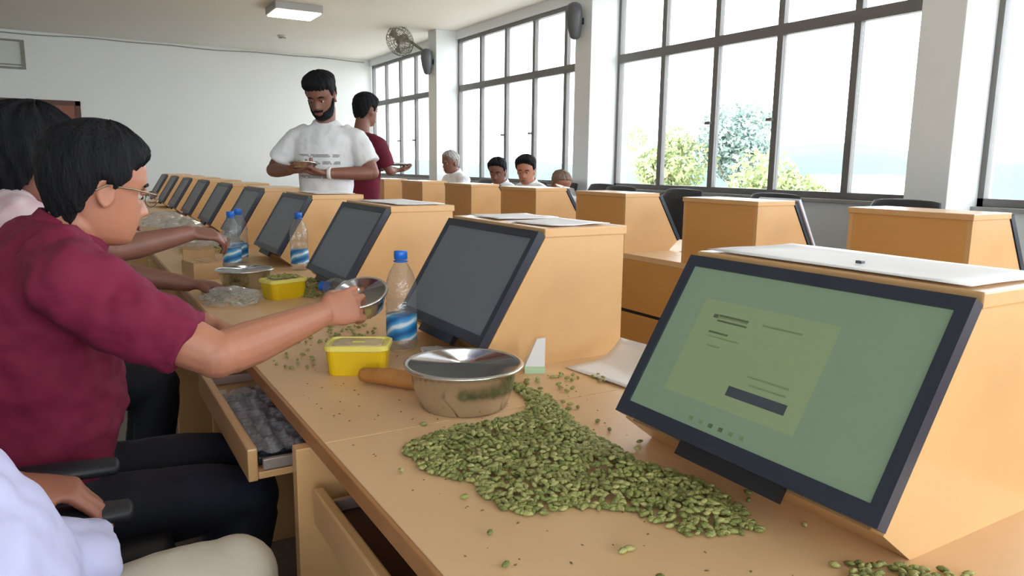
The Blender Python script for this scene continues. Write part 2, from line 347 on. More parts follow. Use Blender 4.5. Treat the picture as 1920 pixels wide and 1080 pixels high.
def monitor(tf, y0, L, label, group, on=False):
    t = thing('monitor', tf(.56, y0 + L / 2, .8), label, 'monitor', group)
    v0, v1 = y0 - .004, y0 + L + .004
    slab(tf, .03, SL - .03, -.05, -.016, v0 + .03, v1 - .03).mk('rear_shell', BLACKP, t); slab(tf, 0, SL, -.018, -.006, v0, v1).mk('frame_edge', BEZEL, t)
    b = .02
    g = slab(tf, 0, b + .006, -.006, .004, v0, v1); h = slab(tf, SL - b, SL, -.006, .004, v0, v1); g.add(h.V, h.F)
    for a, c in ((v0, v0 + b), (v1 - b, v1)): h = slab(tf, b + .006, SL - b, -.006, .004, a, c); g.add(h.V, h.F)
    g.mk('bezel', BEZEL, t)
    sc = slab(tf, b + .006, SL - b, -.005, .0, v0 + b, v1 - b).mk('screen', SCR_ON if on else SCROFF, t)
    slab(tf, -.024, .004, -.014, .0, y0 + L * .28, y0 + L * .68).mk('stand_foot', BLACKP, t)
    if on:
        # what the lit screen shows: two blurred text blocks, a dark button, task-bar icons (u from far end)
        va, vb = v0 + b, v1 - b; s0, s1 = b + .006, SL - b
        def pr(name, m, fu0, fu1, fs0, fs1, d=.0006):   # fu: 0 = far (left) end of the screen, fs: 0 = bottom
            return slab(tf, s0 + (s1 - s0) * fs0, s0 + (s1 - s0) * fs1, .0001, d, vb - (vb - va) * fu1, vb - (vb - va) * fu0).mk(name, m, sc)
        ink = mat('screen_ink', (84, 96, 74), .4, emit=(84, 98, 76), es=.1); inl = mat('screen_ink_faint', (108, 126, 88), .4, emit=(108, 126, 88), es=.12)
        btn = mat('screen_button', (66, 74, 80), .4, emit=(46, 54, 66), es=.1); card = mat('screen_card', (112, 128, 98), .4, emit=(128, 146, 106), es=.22)
        pr('page_card', card, .13, .70, .16, .80, .0003)
        pr('icon', ink, .2, .222, .685, .71)
        for k, (x0, x1, z) in enumerate(((.225, .36, .70), (.225, .36, .665), (.22, .36, .69))): pr('text_line', ink if k < 2 else inl, x0, x1, z, z + .012)
        pr('text_line', inl, .42, .58, .70, .712); pr('text_line', ink, .21, .30, .585, .598); pr('text_line', inl, .21, .36, .56, .568)
        pr('text_line', inl, .23, .29, .50, .51); pr('text_line', inl, .45, .62, .385, .395); pr('text_line', inl, .47, .62, .34, .35)
        pr('button', btn, .40, .64, .245, .305, .0008)
        for k in range(6): pr('task_icon', ink if k in (2, 3) else inl, .30 + k * .045, .318 + k * .045, .035, .06)
    return t
SCR_ON = mat('lit_screen', (104, 122, 104), .3, emit=(120, 142, 114), es=.21)
ORD = ['nearest', 'second nearest', 'third nearest', 'fourth nearest', 'fifth nearest', 'sixth nearest', 'seventh nearest', 'eighth nearest', 'ninth nearest', 'tenth nearest']
h0 = housing(Ltf, LY0, LL, '', 'screen housings of the near row'); m0 = monitor(Ltf, LY0, LL, 'wide monitor with lit green login page, nearest of the near row', 'sloped monitors of the near row', True)
h0['label'] = 'honey wood housing around the lit green monitor in the foreground'
m1 = None
for k in range(1, 10):
    h = copy_tree(h0, None, (0, LP * k, 0)); h['label'] = 'honey wood screen housing, %s in the near desk row' % ORD[k]
    if m1 is None: m1 = monitor(Ltf, LY0 + LP, LL, '', 'sloped monitors of the near row'); m = m1
    else: m = copy_tree(m1, None, (0, LP * (k - 1), 0))
    m['label'] = 'switched-off grey monitor, %s in the near desk row' % ORD[k]
hr = housing(Rtf, RY0, RL, '', 'screen housings of the window row'); mr = monitor(Rtf, RY0, RL, '', 'monitors of the window row')
for k in range(0, 9):
    h = hr if k == 0 else copy_tree(hr, None, (0, RP * k, 0)); h['label'] = 'orange-brown screen housing seen from its back, %s in the window row' % ORD[k]
    m = mr if k == 0 else copy_tree(mr, None, (0, RP * k, 0)); m['label'] = 'dark monitor seen edge-on, %s in the window row' % ORD[k]

# keyboard trays of the near row
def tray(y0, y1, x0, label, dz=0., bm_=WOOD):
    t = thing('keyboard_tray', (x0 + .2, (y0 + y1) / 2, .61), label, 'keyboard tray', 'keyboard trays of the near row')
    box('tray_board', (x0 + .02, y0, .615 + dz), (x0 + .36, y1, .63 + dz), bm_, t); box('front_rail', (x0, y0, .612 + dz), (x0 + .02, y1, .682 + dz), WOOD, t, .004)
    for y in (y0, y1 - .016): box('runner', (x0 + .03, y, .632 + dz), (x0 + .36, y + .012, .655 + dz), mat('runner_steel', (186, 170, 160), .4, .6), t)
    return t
tray(LY0 + LP - .055, LY0 + LP + .62, .262, 'pulled-out keyboard tray beside the man in the maroon shirt')
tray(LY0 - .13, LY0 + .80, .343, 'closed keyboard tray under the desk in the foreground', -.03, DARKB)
tray(LY0 + 2 * LP - .12, LY0 + 2 * LP + .62, .30, 'keyboard tray under the desk behind the outstretched arm')
# keyboard with clear cover in the pulled-out tray
t = thing('keyboard', (.36, 1.8, .632), 'black keyboard under crumpled clear film on the pulled-out tray', 'keyboard')
box('keyboard_body', (.288, 1.50, .632), (.43, 1.95, .650), BLACKP, t, .004)
for r in range(5):
    for c in range(15): box('key', (.296 + r * .026, 1.512 + c * .0285, .650), (.317 + r * .026, 1.536 + c * .0285, .657), BEZEL, t, 0)
rs = np.random.RandomState(2); V = []; F = []; n1, n2 = 16, 36
for i in range(n1):
    for j in range(n2):
        V.append((.285 + .135 * i / (n1 - 1), 1.49 + .47 * j / (n2 - 1), .664 + .004 * math.sin(i * 1.3 + j * .7) + .005 * rs.rand() + .007 * math.sin(j * .9 - i * .4) * (i < 9)))
F = [(i * n2 + j, i * n2 + j + 1, (i + 1) * n2 + j + 1, (i + 1) * n2 + j) for i in range(n1 - 1) for j in range(n2 - 1)]
FILM = clear('clear_film', (.93, .95, .97), 1.5, .12, base=.12, milk=((205, 210, 220), .28))
mk('film_cover', V, F, FILM, t, False, False)

# ------------------------------------------------------------------ office chairs
def chair(name, c, sgn, label, group=None):
    """seat centre c=(x,y); sgn=+1 faces +x"""
    x, y = c; t = thing('office_chair', (x, y, 0), label, 'chair', group); s = sgn
    G().box((x - .24, y - .24, .42), (x + .24, y + .24, .49), .03).mk('seat', CHAIRB, t, True)
    g = G(); P = [(x - s * .25, y, .52), (x - s * .29, y, .75), (x - s * .33, y, 1.0), (x - s * .36, y, 1.07)]
    g.tube(P, [(.22, .025), (.235, .03), (.225, .028), (.2, .02)], side=(0, 1, 0), n=20, cap=.6); g.mk('backrest', CHAIRB, t, True)
    for e in (-1, 1):
        ar = G().tube([(x - s * .20, y + e * .27, .68), (x + s * .0, y + e * .27, .69), (x + s * .14, y + e * .27, .682)], [(.03, .016), (.032, .017), (.028, .015)], side=(0, 1, 0), n=14).mk('armrest', CHAIRB, t, True)
        G().tube([(x + s * .02, y + e * .27, .675), (x + s * .05, y + e * .275, .56), (x, y + e * .26, .44), (x, y + e * .15, .43)], [.016, .016, .016, .014], n=10).mk('armrest_bracket', BLACKP, t, True)
    G().tube([(x, y, .1), (x, y, .42)], [.03, .03], n=12).mk('gas_column', BLACKP, t, True)
    for k in range(5):
        a = k * 2 * pi / 5 + .3; e = np.array([math.cos(a), math.sin(a), 0]); b = np.array([x, y, 0])
        G().tube([b + (0, 0, .12), b + e * .27 + (0, 0, .075)], [.022, .015], n=8).mk('leg', BLACKP, t, True)
        G().ell(b + e * .27 + (0, 0, .03), (.03, .03, .03), n=10, m=6).mk('caster', BLACKP, t, True)
    return t
chair('office_chair', (-.11, 1.78), 1, 'black office chair under the man in the maroon shirt')
chair('office_chair', (-.10, 1.03), 1, 'black office chair under the man in the lavender shirt, bottom left')
chair('office_chair', (-.2, 2.78), 1, 'black office chair under the dark-haired man behind the maroon shirt')
RC = [((3.75, 2.5), 'empty black chair behind the window-row housing nearest the camera'), ((3.75, 3.42), 'empty black chair behind the second nearest window-row housing'),
      ((3.75, 4.3), 'empty black chair seen in the gap between two window-row housings'), ((3.75, 5.07), 'empty black chair behind the third nearest window-row housing')]
for c, l in RC: chair('office_chair', c, -1, l, 'chairs along the windows')

# ================================================================== PEOPLE
HZ = [-.118, -.112, -.10, -.08, -.06, -.04, -.02, 0, .03, .06, .085, .10, .11, .1155, .1175]
HF = [.040, .066, .080, .086, .087, .087, .085, .083, .088, .084, .068, .050, .032, .016, .002]
HB = [.015, .025, .042, .056, .066, .077, .087, .094, .100, .097, .082, .063, .040, .020, .002]
HW = [.018, .034, .047, .057, .063, .067, .071, .074, .078, .076, .064, .048, .031, .016, .002]
ss = lambda x: (lambda t: t * t * (3 - 2 * t))(min(1, max(0, x)))
def headgrid(off=None, nt=56, nz=44):
    V = []; zs = [-.118 + .2355 * (.5 - .5 * math.cos(pi * i / (nz - 1))) * 1.0 for i in range(nz)]
    for z in zs:
        f, b, w = (float(np.interp(z, HZ, q)) for q in (HF, HB, HW))
        for k in range(nt):
            th = 2 * pi * k / nt; c, s = math.cos(th), math.sin(th)
            x = (f if c > 0 else b) * math.copysign(abs(c) ** .92, c); y = w * math.copysign(abs(s) ** .9, s)
            if c > 0:
                x += .026 * math.exp(-(y / .0125) ** 2) * (ss((.012 - z) / .05) if z > -.038 else ss((z + .054) / .016))       # nose
                x += .008 * math.exp(-((abs(y) - .016) / .008) ** 2) * math.exp(-((z + .043) / .008) ** 2)                        # nostril wings
                x -= .011 * math.exp(-((abs(y) - .032) / .015) ** 2 - ((z - .002) / .012) ** 2)                                     # eye sockets
                x += .005 * math.exp(-((z - .022) / .009) ** 2) * math.exp(-((abs(y) - .025) / .03) ** 2)                          # brow
                x += .005 * math.exp(-((z + .066) / .006) ** 2 - (y / .024) ** 2) + .005 * math.exp(-((z + .08) / .006) ** 2 - (y / .02) ** 2) - .003 * math.exp(-((z + .0735) / .003) ** 2 - (y / .026) ** 2)
                x += .005 * math.exp(-((z + .105) / .01) ** 2 - (y / .02) ** 2)
            p = np.array([x, y, z])
            if off is not None:
                n = unit((x, y * 1.3, (z - .01) * .95)); p = p + n * off(abs(math.atan2(s, c)), z, math.atan2(s, c))
            V.append(p)
    F = [(i * nt + k, i * nt + (k + 1) % nt, (i + 1) * nt + (k + 1) % nt, (i + 1) * nt + k) for i in range(nz - 1) for k in range(nt)]
    F += [tuple(range(nt - 1, -1, -1)), tuple(range((nz - 1) * nt, nz * nt))]
    return np.array(V), F
def hair_off(thick=.014, line=None, top=0., seed=0, fuzz=.004):
    LT = [0, .55, .95, 1.2, 1.38, 1.5, 1.75, 2.05, 2.5, 3.15]; LZ = line or [.070, .064, .045, .03, -.015, -.01, .02, -.045, -.075, -.085]
    rs = np.random.RandomState(seed); ph = rs.rand(8) * 6
    def f(a, z, th):
        hl = float(np.interp(a, LT, LZ)) + .004 * math.sin(th * 23 + ph[0])
        m = ss((z - hl) / .018)
        t = thick + top * ss((z - .04) / .05)
        nz_ = fuzz * (math.sin(th * 17 + z * 60 + ph[1]) * .5 + math.sin(th * 31 - z * 90 + ph[2]) * .3 + math.sin(th * 9 + ph[3]) * .4)
        return m * (t + nz_) - .008 * (1 - m)
    return f
def beard_off(thick=.009):
    def f(a, z, th):
        up = float(np.interp(a, [0, .25, .45, .8, 1.15, 1.4, 1.55], [-.082, -.08, -.062, -.055, -.04, .0, .0]))
        m = ss((up - z) / .01) * (1 - ss((a - 1.45) / .12))
        mo = math.exp(-((z + .057) / .006) ** 2) * (1 - ss((a - .38) / .1)) * 1.0
        m = max(m, min(1, mo)); return m * thick - .008 * (1 - m)
    return f
def remesh(name, g, voxel, m, parent=None, smooth=4, disp=0., dscale=.12, seed=0):
    g = g if isinstance(g, G) else g
    o = mk(name, g.V, g.F, m, parent, False)
    r = o.modifiers.new('r', 'REMESH'); r.mode = 'VOXEL'; r.voxel_size = voxel; r.use_smooth_shade = True
    if smooth: s = o.modifiers.new('s', 'SMOOTH'); s.factor = .5; s.iterations = smooth
    if disp:
        tx = bpy.data.textures.new(name + '_folds', 'CLOUDS'); tx.noise_scale = dscale; tx.noise_depth = 2
        d = o.modifiers.new('d', 'DISPLACE'); d.texture = tx; d.strength = disp; d.mid_level = .5; d.texture_coords = 'LOCAL'
    dg = bpy.context.evaluated_depsgraph_get(); me = bpy.data.meshes.new_from_object(o.evaluated_get(dg)); me.name = name
    o.modifiers.clear(); old = o.data; o.data = me; bpy.data.meshes.remove(old)
    me.polygons.foreach_set('use_smooth', [True] * len(me.polygons))
    return o
def hand(g, wrist, d, n, side, curl=(.5, .6, .4), sc=1., spread=.02, thumb=(.6, .7, .35)):
    w = np.array(wrist, float); d = unit(d); n = np.array(n, float); n = unit(n - d * (n @ d)); s = np.array(side, float); s = unit(s - d * (s @ d) - n * (s @ n))
    g.tube([w - d * .02 * sc, w + d * .015 * sc, w + d * .05 * sc, w + d * .09 * sc], [(.027 * sc, .021 * sc), (.031 * sc, .02 * sc), (.041 * sc, .0165 * sc), (.041 * sc, .0125 * sc)], side=s, n=16)
    for i in range(4):
        b = w + d * (.082, .09, .087, .078)[i] * sc + s * (.031 - .0205 * i) * sc; k = (.95, 1.06, 1., .8)[i] * sc
        a = 0; P = [b - d * .01]; R = [.0098 * sc]; dd = unit(d + s * spread * (1.5 - i))
        P.append(b); R.append(.0098 * sc)
        for c, l, r in zip(curl, (.045, .028, .023), (.0092, .0084, .0072)):
            a += c * (1 + .06 * i); v = dd * math.cos(a) + n * math.sin(a); P.append(P[-1] + v * l * k); R.append(r * sc)
        g.tube(P, R, side=s, n=10)
    v = unit(d * thumb[0] + s * thumb[1] + n * thumb[2]); b = w + d * .025 * sc + s * .024 * sc; v2 = unit(v * .75 + d * .55 + n * .25 - s * .15)
    g.tube([b, b + v * .042 * sc, b + v * .042 * sc + v2 * .033 * sc, b + v * .042 * sc + v2 * .056 * sc], [.0155 * sc, .0125 * sc, .0105 * sc, .0085 * sc], side=n, n=10)
def limb(g, a, b, c, r, n=14, side=(0, 0, 1)):
    """shoulder/elbow/wrist or hip/knee/ankle with taper: r=(top, mid, joint, calf, end)"""
    a, b, c = (np.array(q, float) for q in (a, b, c))
    k = (a + c) / 2 - b; k = k * .05; g.ell(b + k * .6, (r[2] * .98,) * 3, None, 16, 10)
    g.tube([a, a + (b - a) * .35, a + (b - a) * .75, a + (b - a) * .9 + k * .3, b + k, b + (c - b) * .1 + k * .3, b + (c - b) * .3, b + (c - b) * .7, c], [r[0], r[1], (r[1] + r[2]) / 2, r[2] * .99, r[2] * .95, r[2] * .98, r[3], (r[3] + r[4]) * .5, r[4]], side=side, n=n)
def person(p):
    """joint positions in world space"""
    hp = np.array(p['head'], float); R = rot(*p['rot']); hs = p.get('hs', 1.)
    g = G(); V, F = headgrid(); g.add([hp + hs * (R @ v) for v in V], F)
    for e in (-1, 1):                                    # ears: a thin plate, a rolled rim and a lobe
        RE = R @ rot(e * .45, -.15, 0); ec = hp + hs * (R @ np.array([-.006, e * .077, -.012])); EP = lambda x, y, z: ec + hs * (RE @ np.array([x, y, z]))
        g.ell(ec, (.015 * hs, .006 * hs, .026 * hs), RE, 12, 8)
        g.tube([EP(.010, e * .002, .006), EP(.012, e * .006, .018), EP(.003, e * .009, .029), EP(-.012, e * .009, .024), EP(-.018, e * .008, .008), EP(-.014, e * .006, -.01), EP(-.003, e * .004, -.024)], [.004 * hs, .0048 * hs, .005 * hs, .005 * hs, .005 * hs, .005 * hs, .007 * hs], n=8)
    nb = np.array(p['neck'], float); up = unit(hp - nb)
    g.tube([nb - (0, 0, .05), nb, hp + hs * (R @ np.array([-.025, 0, -.075])), hp + hs * (R @ np.array([-.02, 0, -.03]))], [.075, .062, .056 * hs, .05 * hs], side=(0, 1, 0), n=18)
    fw = np.array(p['fwd'], float); side = unit(np.cross((0, 0, 1), fw))
    sp = p['spine']                                     # [(pos, half width, half depth)] from hips to shoulders
    def torso(gg, grow, frm=0, to=None):
        q = sp[frm:to]; gg.tube([s[0] for s in q], [(s[1] + grow, s[2] + grow) for s in q], side=side, n=28, cap=.5)
    torso(g, -.012)
    AR = p.get('ar', (.052, .047, .04, .042, .028))
    for a in p['arms']:
        limb(g, a['s'], a['e'], a['w'], AR)
        if 'h' in a: hand(g, a['w'], *a['h'], **a.get('hk', {}))
    for l in p.get('legs', []):
        limb(g, *l[:3], (.075, .07, .055, .052, .036))
        k = np.array(l[2], float); f = unit(fw); g.tube([k - f * .03 + (0, 0, -.05), k + f * .08 + (0, 0, -.06), k + f * .16 + (0, 0, -.07)], [.033, .034, .026], n=12)
    body = remesh('person', g, p.get('vox', .007), p['skin'], None, 2); tag(body, p['label'], 'person', p.get('group'))
    # clothes
    s = p['shirt']; g = G(); torso(g, s.get('grow', .012), s.get('from', 0))
    for a in p['arms']:
        S, E, Wr = (np.array(a[k], float) for k in 'sew'); f = s.get('sleeve', .62); r0, r1 = s.get('sr', (.075, .066))
        T = sp[-1][0]; inn = S + (np.array(T) - S) * .45
        if f <= 1: g.tube([inn, S + (E - S) * .04, S + (E - S) * f * .5, S + (E - S) * f], [r0 * .95, r0, (r0 + r1) / 2, r1], n=18, cap=.06)
        else: g.tube([inn, S, S + (E - S) * .5, E, E + (Wr - E) * (f - 1)], [r0 * .95, r0, (r0 + r1) / 2, r1, r1 * .85], n=18, cap=.06)
    for ex in s.get('extra', []): g.tube(*ex)
    remesh('shirt', g, s.get('vox', .009), s['mat'], body, s.get('smooth', 5), s.get('disp', .02), s.get('dscale', .12))
    if s.get('collar'):
        c = nb + np.array(s.get('coff', (0, 0, 0))); q = G(); n = 22; t = unit(up); a1 = unit(np.cross(t, (0, 1, .01))); a2 = np.cross(t, a1); V = []
        for r, z in ((.067, -.02), (.072, .0), (.066, .028), (.062, .03), (.060, 0), (.058, -.02)):
            for k in range(n): V.append(c + t * z + r * (a1 * math.cos(2 * pi * k / n) * 1.08 + a2 * math.sin(2 * pi * k / n)))
        q.add(V, [(i * n + k, i * n + (k + 1) % n, ((i + 1) % 6) * n + (k + 1) % n, ((i + 1) % 6) * n + k) for i in range(6) for k in range(n)]); q.mk('collar', s['mat'], body, True)
    if 'trousers' in p:
        g = G(); g.tube([x[0] for x in sp[:2]], [(x[1] + .006, x[2] + .006) for x in sp[:2]], side=side, n=24, cap=.6)
        for l in p['legs']: limb(g, l[0], l[1], np.array(l[2], float), (.088, .084, .073, .069, .058), 18)
        remesh('trousers', g, .011, p['trousers'], body, 4, .012, .1)
        for l in p['legs']:
            k = np.array(l[2], float); f = unit(fw); G().tube([k - f * .05 + (0, 0, -.055), k + f * .08 + (0, 0, -.058), k + f * .19 + (0, 0, -.07)], [.042, .044, .034], n=14).mk('shoe', mat('black_shoe', (28, 24, 24), .4), body, True)
    if p.get('hair'):
        V, F = headgrid(p['hair'], 72, 56); mk('hair', [hp + hs * (R @ v) for v in V], F, p.get('hairm', HAIR), body, True)
    if p.get('beard'):
        V, F = headgrid(p['beard'], 72, 56); mk('beard', [hp + hs * (R @ v) for v in V], F, p.get('hairm', HAIR), body, True)
    P = lambda x, y, z: hp + hs * (R @ np.array([x, y, z]))
    if p.get('face', True):
        for e in (-1, 1):
            G().ell(P(.0675, e * .031, -.001), (.0115 * hs,) * 3, None, 12, 8).mk('eye', mat('eye_white', (196, 182, 172), .3), body, True)
            ey = G(); ey.ell(P(.0775, e * .031, -.004), (.0042 * hs, .0058 * hs, .0058 * hs), R, 10, 6); ey.mk('iris', mat('dark_iris', (34, 22, 18), .2), body, True)
            V = [P(.083 + .005 * math.cos(a) , e * (.031 + .02 * math.cos(2.4 + a * .1) * 0) , .008) for a in (0,)]
            G().tube([P(.085, e * .014, .019), P(.085, e * .03, .024), P(.074, e * .05, .019)], [.0035 * hs, .0045 * hs, .0025 * hs], n=8).mk('eyebrow', p.get('hairm', HAIR), body, True)
            G().tube([P(.078, e * .018, .004), P(.0815, e * .031, .0085), P(.074, e * .044, .004)], [.0045 * hs, .0075 * hs, .0045 * hs], n=8).mk('eyelid', p['skin'], body, True)
        G().tube([P(.089, -.022, -.0735), P(.0955, 0, -.0715), P(.089, .022, -.0735)], [.003 * hs, .0052 * hs, .003 * hs], n=8).mk('lips', mat('lip_' + p['skin'].name, (130, 76, 68), .45), body, True)
    return body, P

# --- man in the maroon shirt, seated, reaching out with a steel bowl
MAROON = mat('maroon_cotton', (116, 14, 54), .85, var=.12, scale=5, bump=.7, bscale=9, stretch=(1, 1, 1.6))
hd = (.045, 1.76, 1.195)
p1, P1 = person(dict(label='seated man in maroon shirt and glasses holding out a small steel bowl', head=hd, rot=(.30, .22, .02), hs=.99, neck=(-.02, 1.765, 1.085), fwd=(1, .05, 0),
    spine=[((-.16, 1.78, .53), .17, .13), ((-.13, 1.78, .65), .175, .165), ((-.105, 1.78, .78), .175, .165), ((-.085, 1.775, .92), .19, .145), ((-.065, 1.77, 1.02), .2, .115), ((-.045, 1.765, 1.085), .12, .075)],
    arms=[dict(s=(-.03, 1.575, 1.03), e=(.22, 1.50, .872), w=(.475, 1.655, .905), h=((.9, .38, .1), (.25, .75, -.25), (.1, .25, 1)), hk=dict(curl=(.30, .62, .5), thumb=(.75, .35, .5), sc=1.05, spread=.09)),
          dict(s=(-.06, 1.965, 1.03), e=(-.01, 2.01, .80), w=(.27, 1.97, .845), h=((1, .05, -.45), (0, 0, -1), (0, -1, 0)), hk=dict(curl=(.3, .4, .3)))],
    ar=(.058, .054, .048, .047, .03), legs=[((-.12, 1.69, .52), (.30, 1.66, .505), (.22, 1.66, .12)), ((-.12, 1.87, .52), (.31, 1.9, .505), (.26, 1.9, .12))],
    skin=SKIN1, vox=.0042, shirt=dict(mat=MAROON, sleeve=.8, sr=(.082, .07), disp=.04, dscale=.09, vox=.008, smooth=4, collar=True, coff=(.006, 0, .01)), trousers=NAVY,
    hair=hair_off(.017, line=[.070, .064, .05, .035, -.0, -.01, .0, -.05, -.09, -.1], top=.006, seed=3)))
GF = mat('glasses_metal', (150, 140, 120), .3, .8)
g = G()
for e in (-1, 1):
    g.tube([P1(.095, e * .058, .006), P1(.04, e * .082, .008), P1(-.012, e * .084, .006), P1(-.03, e * .082, -.008)], [.0018] * 4, n=6)
    g.tube([P1(.098 + .003 * math.cos(a), e * (.033 + .024 * math.cos(a)), -.004 + .017 * math.sin(a)) for a in np.linspace(0, 2 * pi, 20)], [.0014] * 20, n=6, cap=0)
g.tube([P1(.101, -.01, .002), P1(.106, 0, .005), P1(.101, .01, .002)], [.0014] * 3, n=6)
gl = g.mk('glasses_frame', GF, p1, True)
for e in (-1, 1):
    V = [P1(.0985, e * (.033 + .023 * math.cos(a)), -.004 + .016 * math.sin(a)) for a in np.linspace(0, 2 * pi, 20, endpoint=False)]
    mk('lens', V, [tuple(range(20))], clear('spectacle_lens', (.97, .98, .98), 1.5, .02, base=.04), gl, False, False)

# --- dark-haired man behind him, plaid shirt, arm across the desk
def plaid(name, base, a, b, sc=34):
    m = mat(name, base, .85, bump=.2, bscale=20); nt = m.node_tree; p = nt.nodes['Principled BSDF']; tc = nt.nodes.new('ShaderNodeTexCoord'); sx = nt.nodes.new('ShaderNodeSeparateXYZ'); nt.links.new(tc.outputs['Object'], sx.inputs[0])
    last = None
    for ax, col in ((0, a), (2, b), (1, a)):
        mu = nt.nodes.new('ShaderNodeMath'); mu.operation = 'MULTIPLY'; mu.inputs[1].default_value = sc * 6.28 / 2; nt.links.new(sx.outputs[ax], mu.inputs[0])
        si = nt.nodes.new('ShaderNodeMath'); si.operation = 'SINE'; nt.links.new(mu.outputs[0], si.inputs[0])
        gt = nt.nodes.new('ShaderNodeMath'); gt.operation = 'MULTIPLY_ADD'; gt.inputs[1].default_value = .25; gt.inputs[2].default_value = .25; nt.links.new(si.outputs[0], gt.inputs[0])
        mx = nt.nodes.new('ShaderNodeMixRGB'); mx.inputs[2].default_value = (*lin(col), 1); nt.links.new(gt.outputs[0], mx.inputs[0])
        if last is None: mx.inputs[1].default_value = (*lin(base), 1)
        else: nt.links.new(last.outputs[0], mx.inputs[1])
        last = mx
    nt.links.new(last.outputs[0], p.inputs['Base Color']); return m
p2, _ = person(dict(label='dark-haired man in pale pink plaid shirt behind the maroon shirt, reaching across the desk', head=(-.10, 2.62, 1.24), rot=(.5, .12, .05), hs=1.1, neck=(-.155, 2.66, 1.135), fwd=(1, .1, 0),
    spine=[((-.28, 2.72, .53), .17, .12), ((-.27, 2.72, .65), .17, .135), ((-.25, 2.71, .85), .18, .13), ((-.21, 2.69, 1.02), .2, .115), ((-.17, 2.68, 1.08), .19, .09), ((-.155, 2.67, 1.13), .1, .06)],
    arms=[dict(s=(-.15, 2.49, 1.08), e=(.09, 2.55, .975), w=(.33, 2.70, 1.01), h=((1, .25, -.1), (0, .4, -.9), (0, 1, .3)), hk=dict(curl=(.5, .6, .4))),
          dict(s=(-.17, 2.87, 1.08), e=(.1, 2.92, .86), w=(.35, 2.93, .80), h=((1, 0, -.1), (0, 0, -1), (0, -1, 0)), hk=dict(curl=(.3, .4, .3)))],
    legs=[((-.25, 2.63, .53), (.2, 2.6, .53), (.14, 2.6, .12)), ((-.25, 2.81, .53), (.2, 2.84, .53), (.14, 2.84, .12))],
    skin=SKIN2, vox=.007, shirt=dict(mat=plaid('pink_plaid', (206, 184, 186), (178, 140, 150), (226, 216, 218)), sleeve=.6, sr=(.08, .072), collar=True), trousers=NAVY, face=False,
    hair=hair_off(.03, line=[.06, .05, .03, .01, -.03, -.03, -.02, -.06, -.085, -.09], top=.012, seed=9, fuzz=.01)))

# --- man in the lavender shirt, bottom-left corner
LAV = mat('lavender_white_cotton', (190, 192, 226), .8, var=.05, scale=4, bump=.7, bscale=10)
BEIGE = mat('beige_trousers', (200, 192, 176), .85, var=.06, scale=6, bump=.25, bscale=14)
p3, _ = person(dict(label='man in lavender-white shirt and beige trousers, cut off at the bottom left', head=(-.42, .98, 1.32), rot=(.2, .1, 0), hs=1., neck=(-.44, .99, 1.19), fwd=(1, .1, 0),
    spine=[((-.24, 1.02, .54), .17, .14), ((-.2, 1.03, .62), .175, .185), ((-.23, 1.03, .74), .18, .185), ((-.31, 1.02, .9), .19, .155), ((-.38, 1.0, 1.06), .2, .12), ((-.43, .99, 1.16), .12, .075)],
    arms=[dict(s=(-.38, 1.21, 1.08), e=(-.36, 1.325, .775), w=(-.12, 1.315, .752), h=((.85, -.05, -.22), (.1, 0, -1), (0, -1, 0)), hk=dict(curl=(.55, .5, .4), sc=1.05)),
          dict(s=(-.36, .8, 1.08), e=(-.3, .74, .8), w=(-.08, .84, .75), h=((1, .2, -.2), (0, 0, -1), (0, 1, 0)))],
    ar=(.055, .052, .046, .046, .032), legs=[((-.2, 1.13, .545), (.19, 1.19, .583), (.17, 1.19, .12)), ((-.2, .92, .545), (.16, .86, .53), (.14, .86, .12))],
    skin=SKIN3, vox=.0065, face=False, hair=hair_off(.014, seed=4), trousers=BEIGE,
    shirt=dict(mat=LAV, sleeve=.7, sr=(.085, .085), disp=.03, dscale=.09, smooth=3, vox=.008, extra=[([(-.2, 1.1, .70), (-.06, 1.14, .705), (.0, 1.15, .685)], [(.10, .08), (.09, .065), (.075, .04)], (0, 1, 0), 18, .4)])))

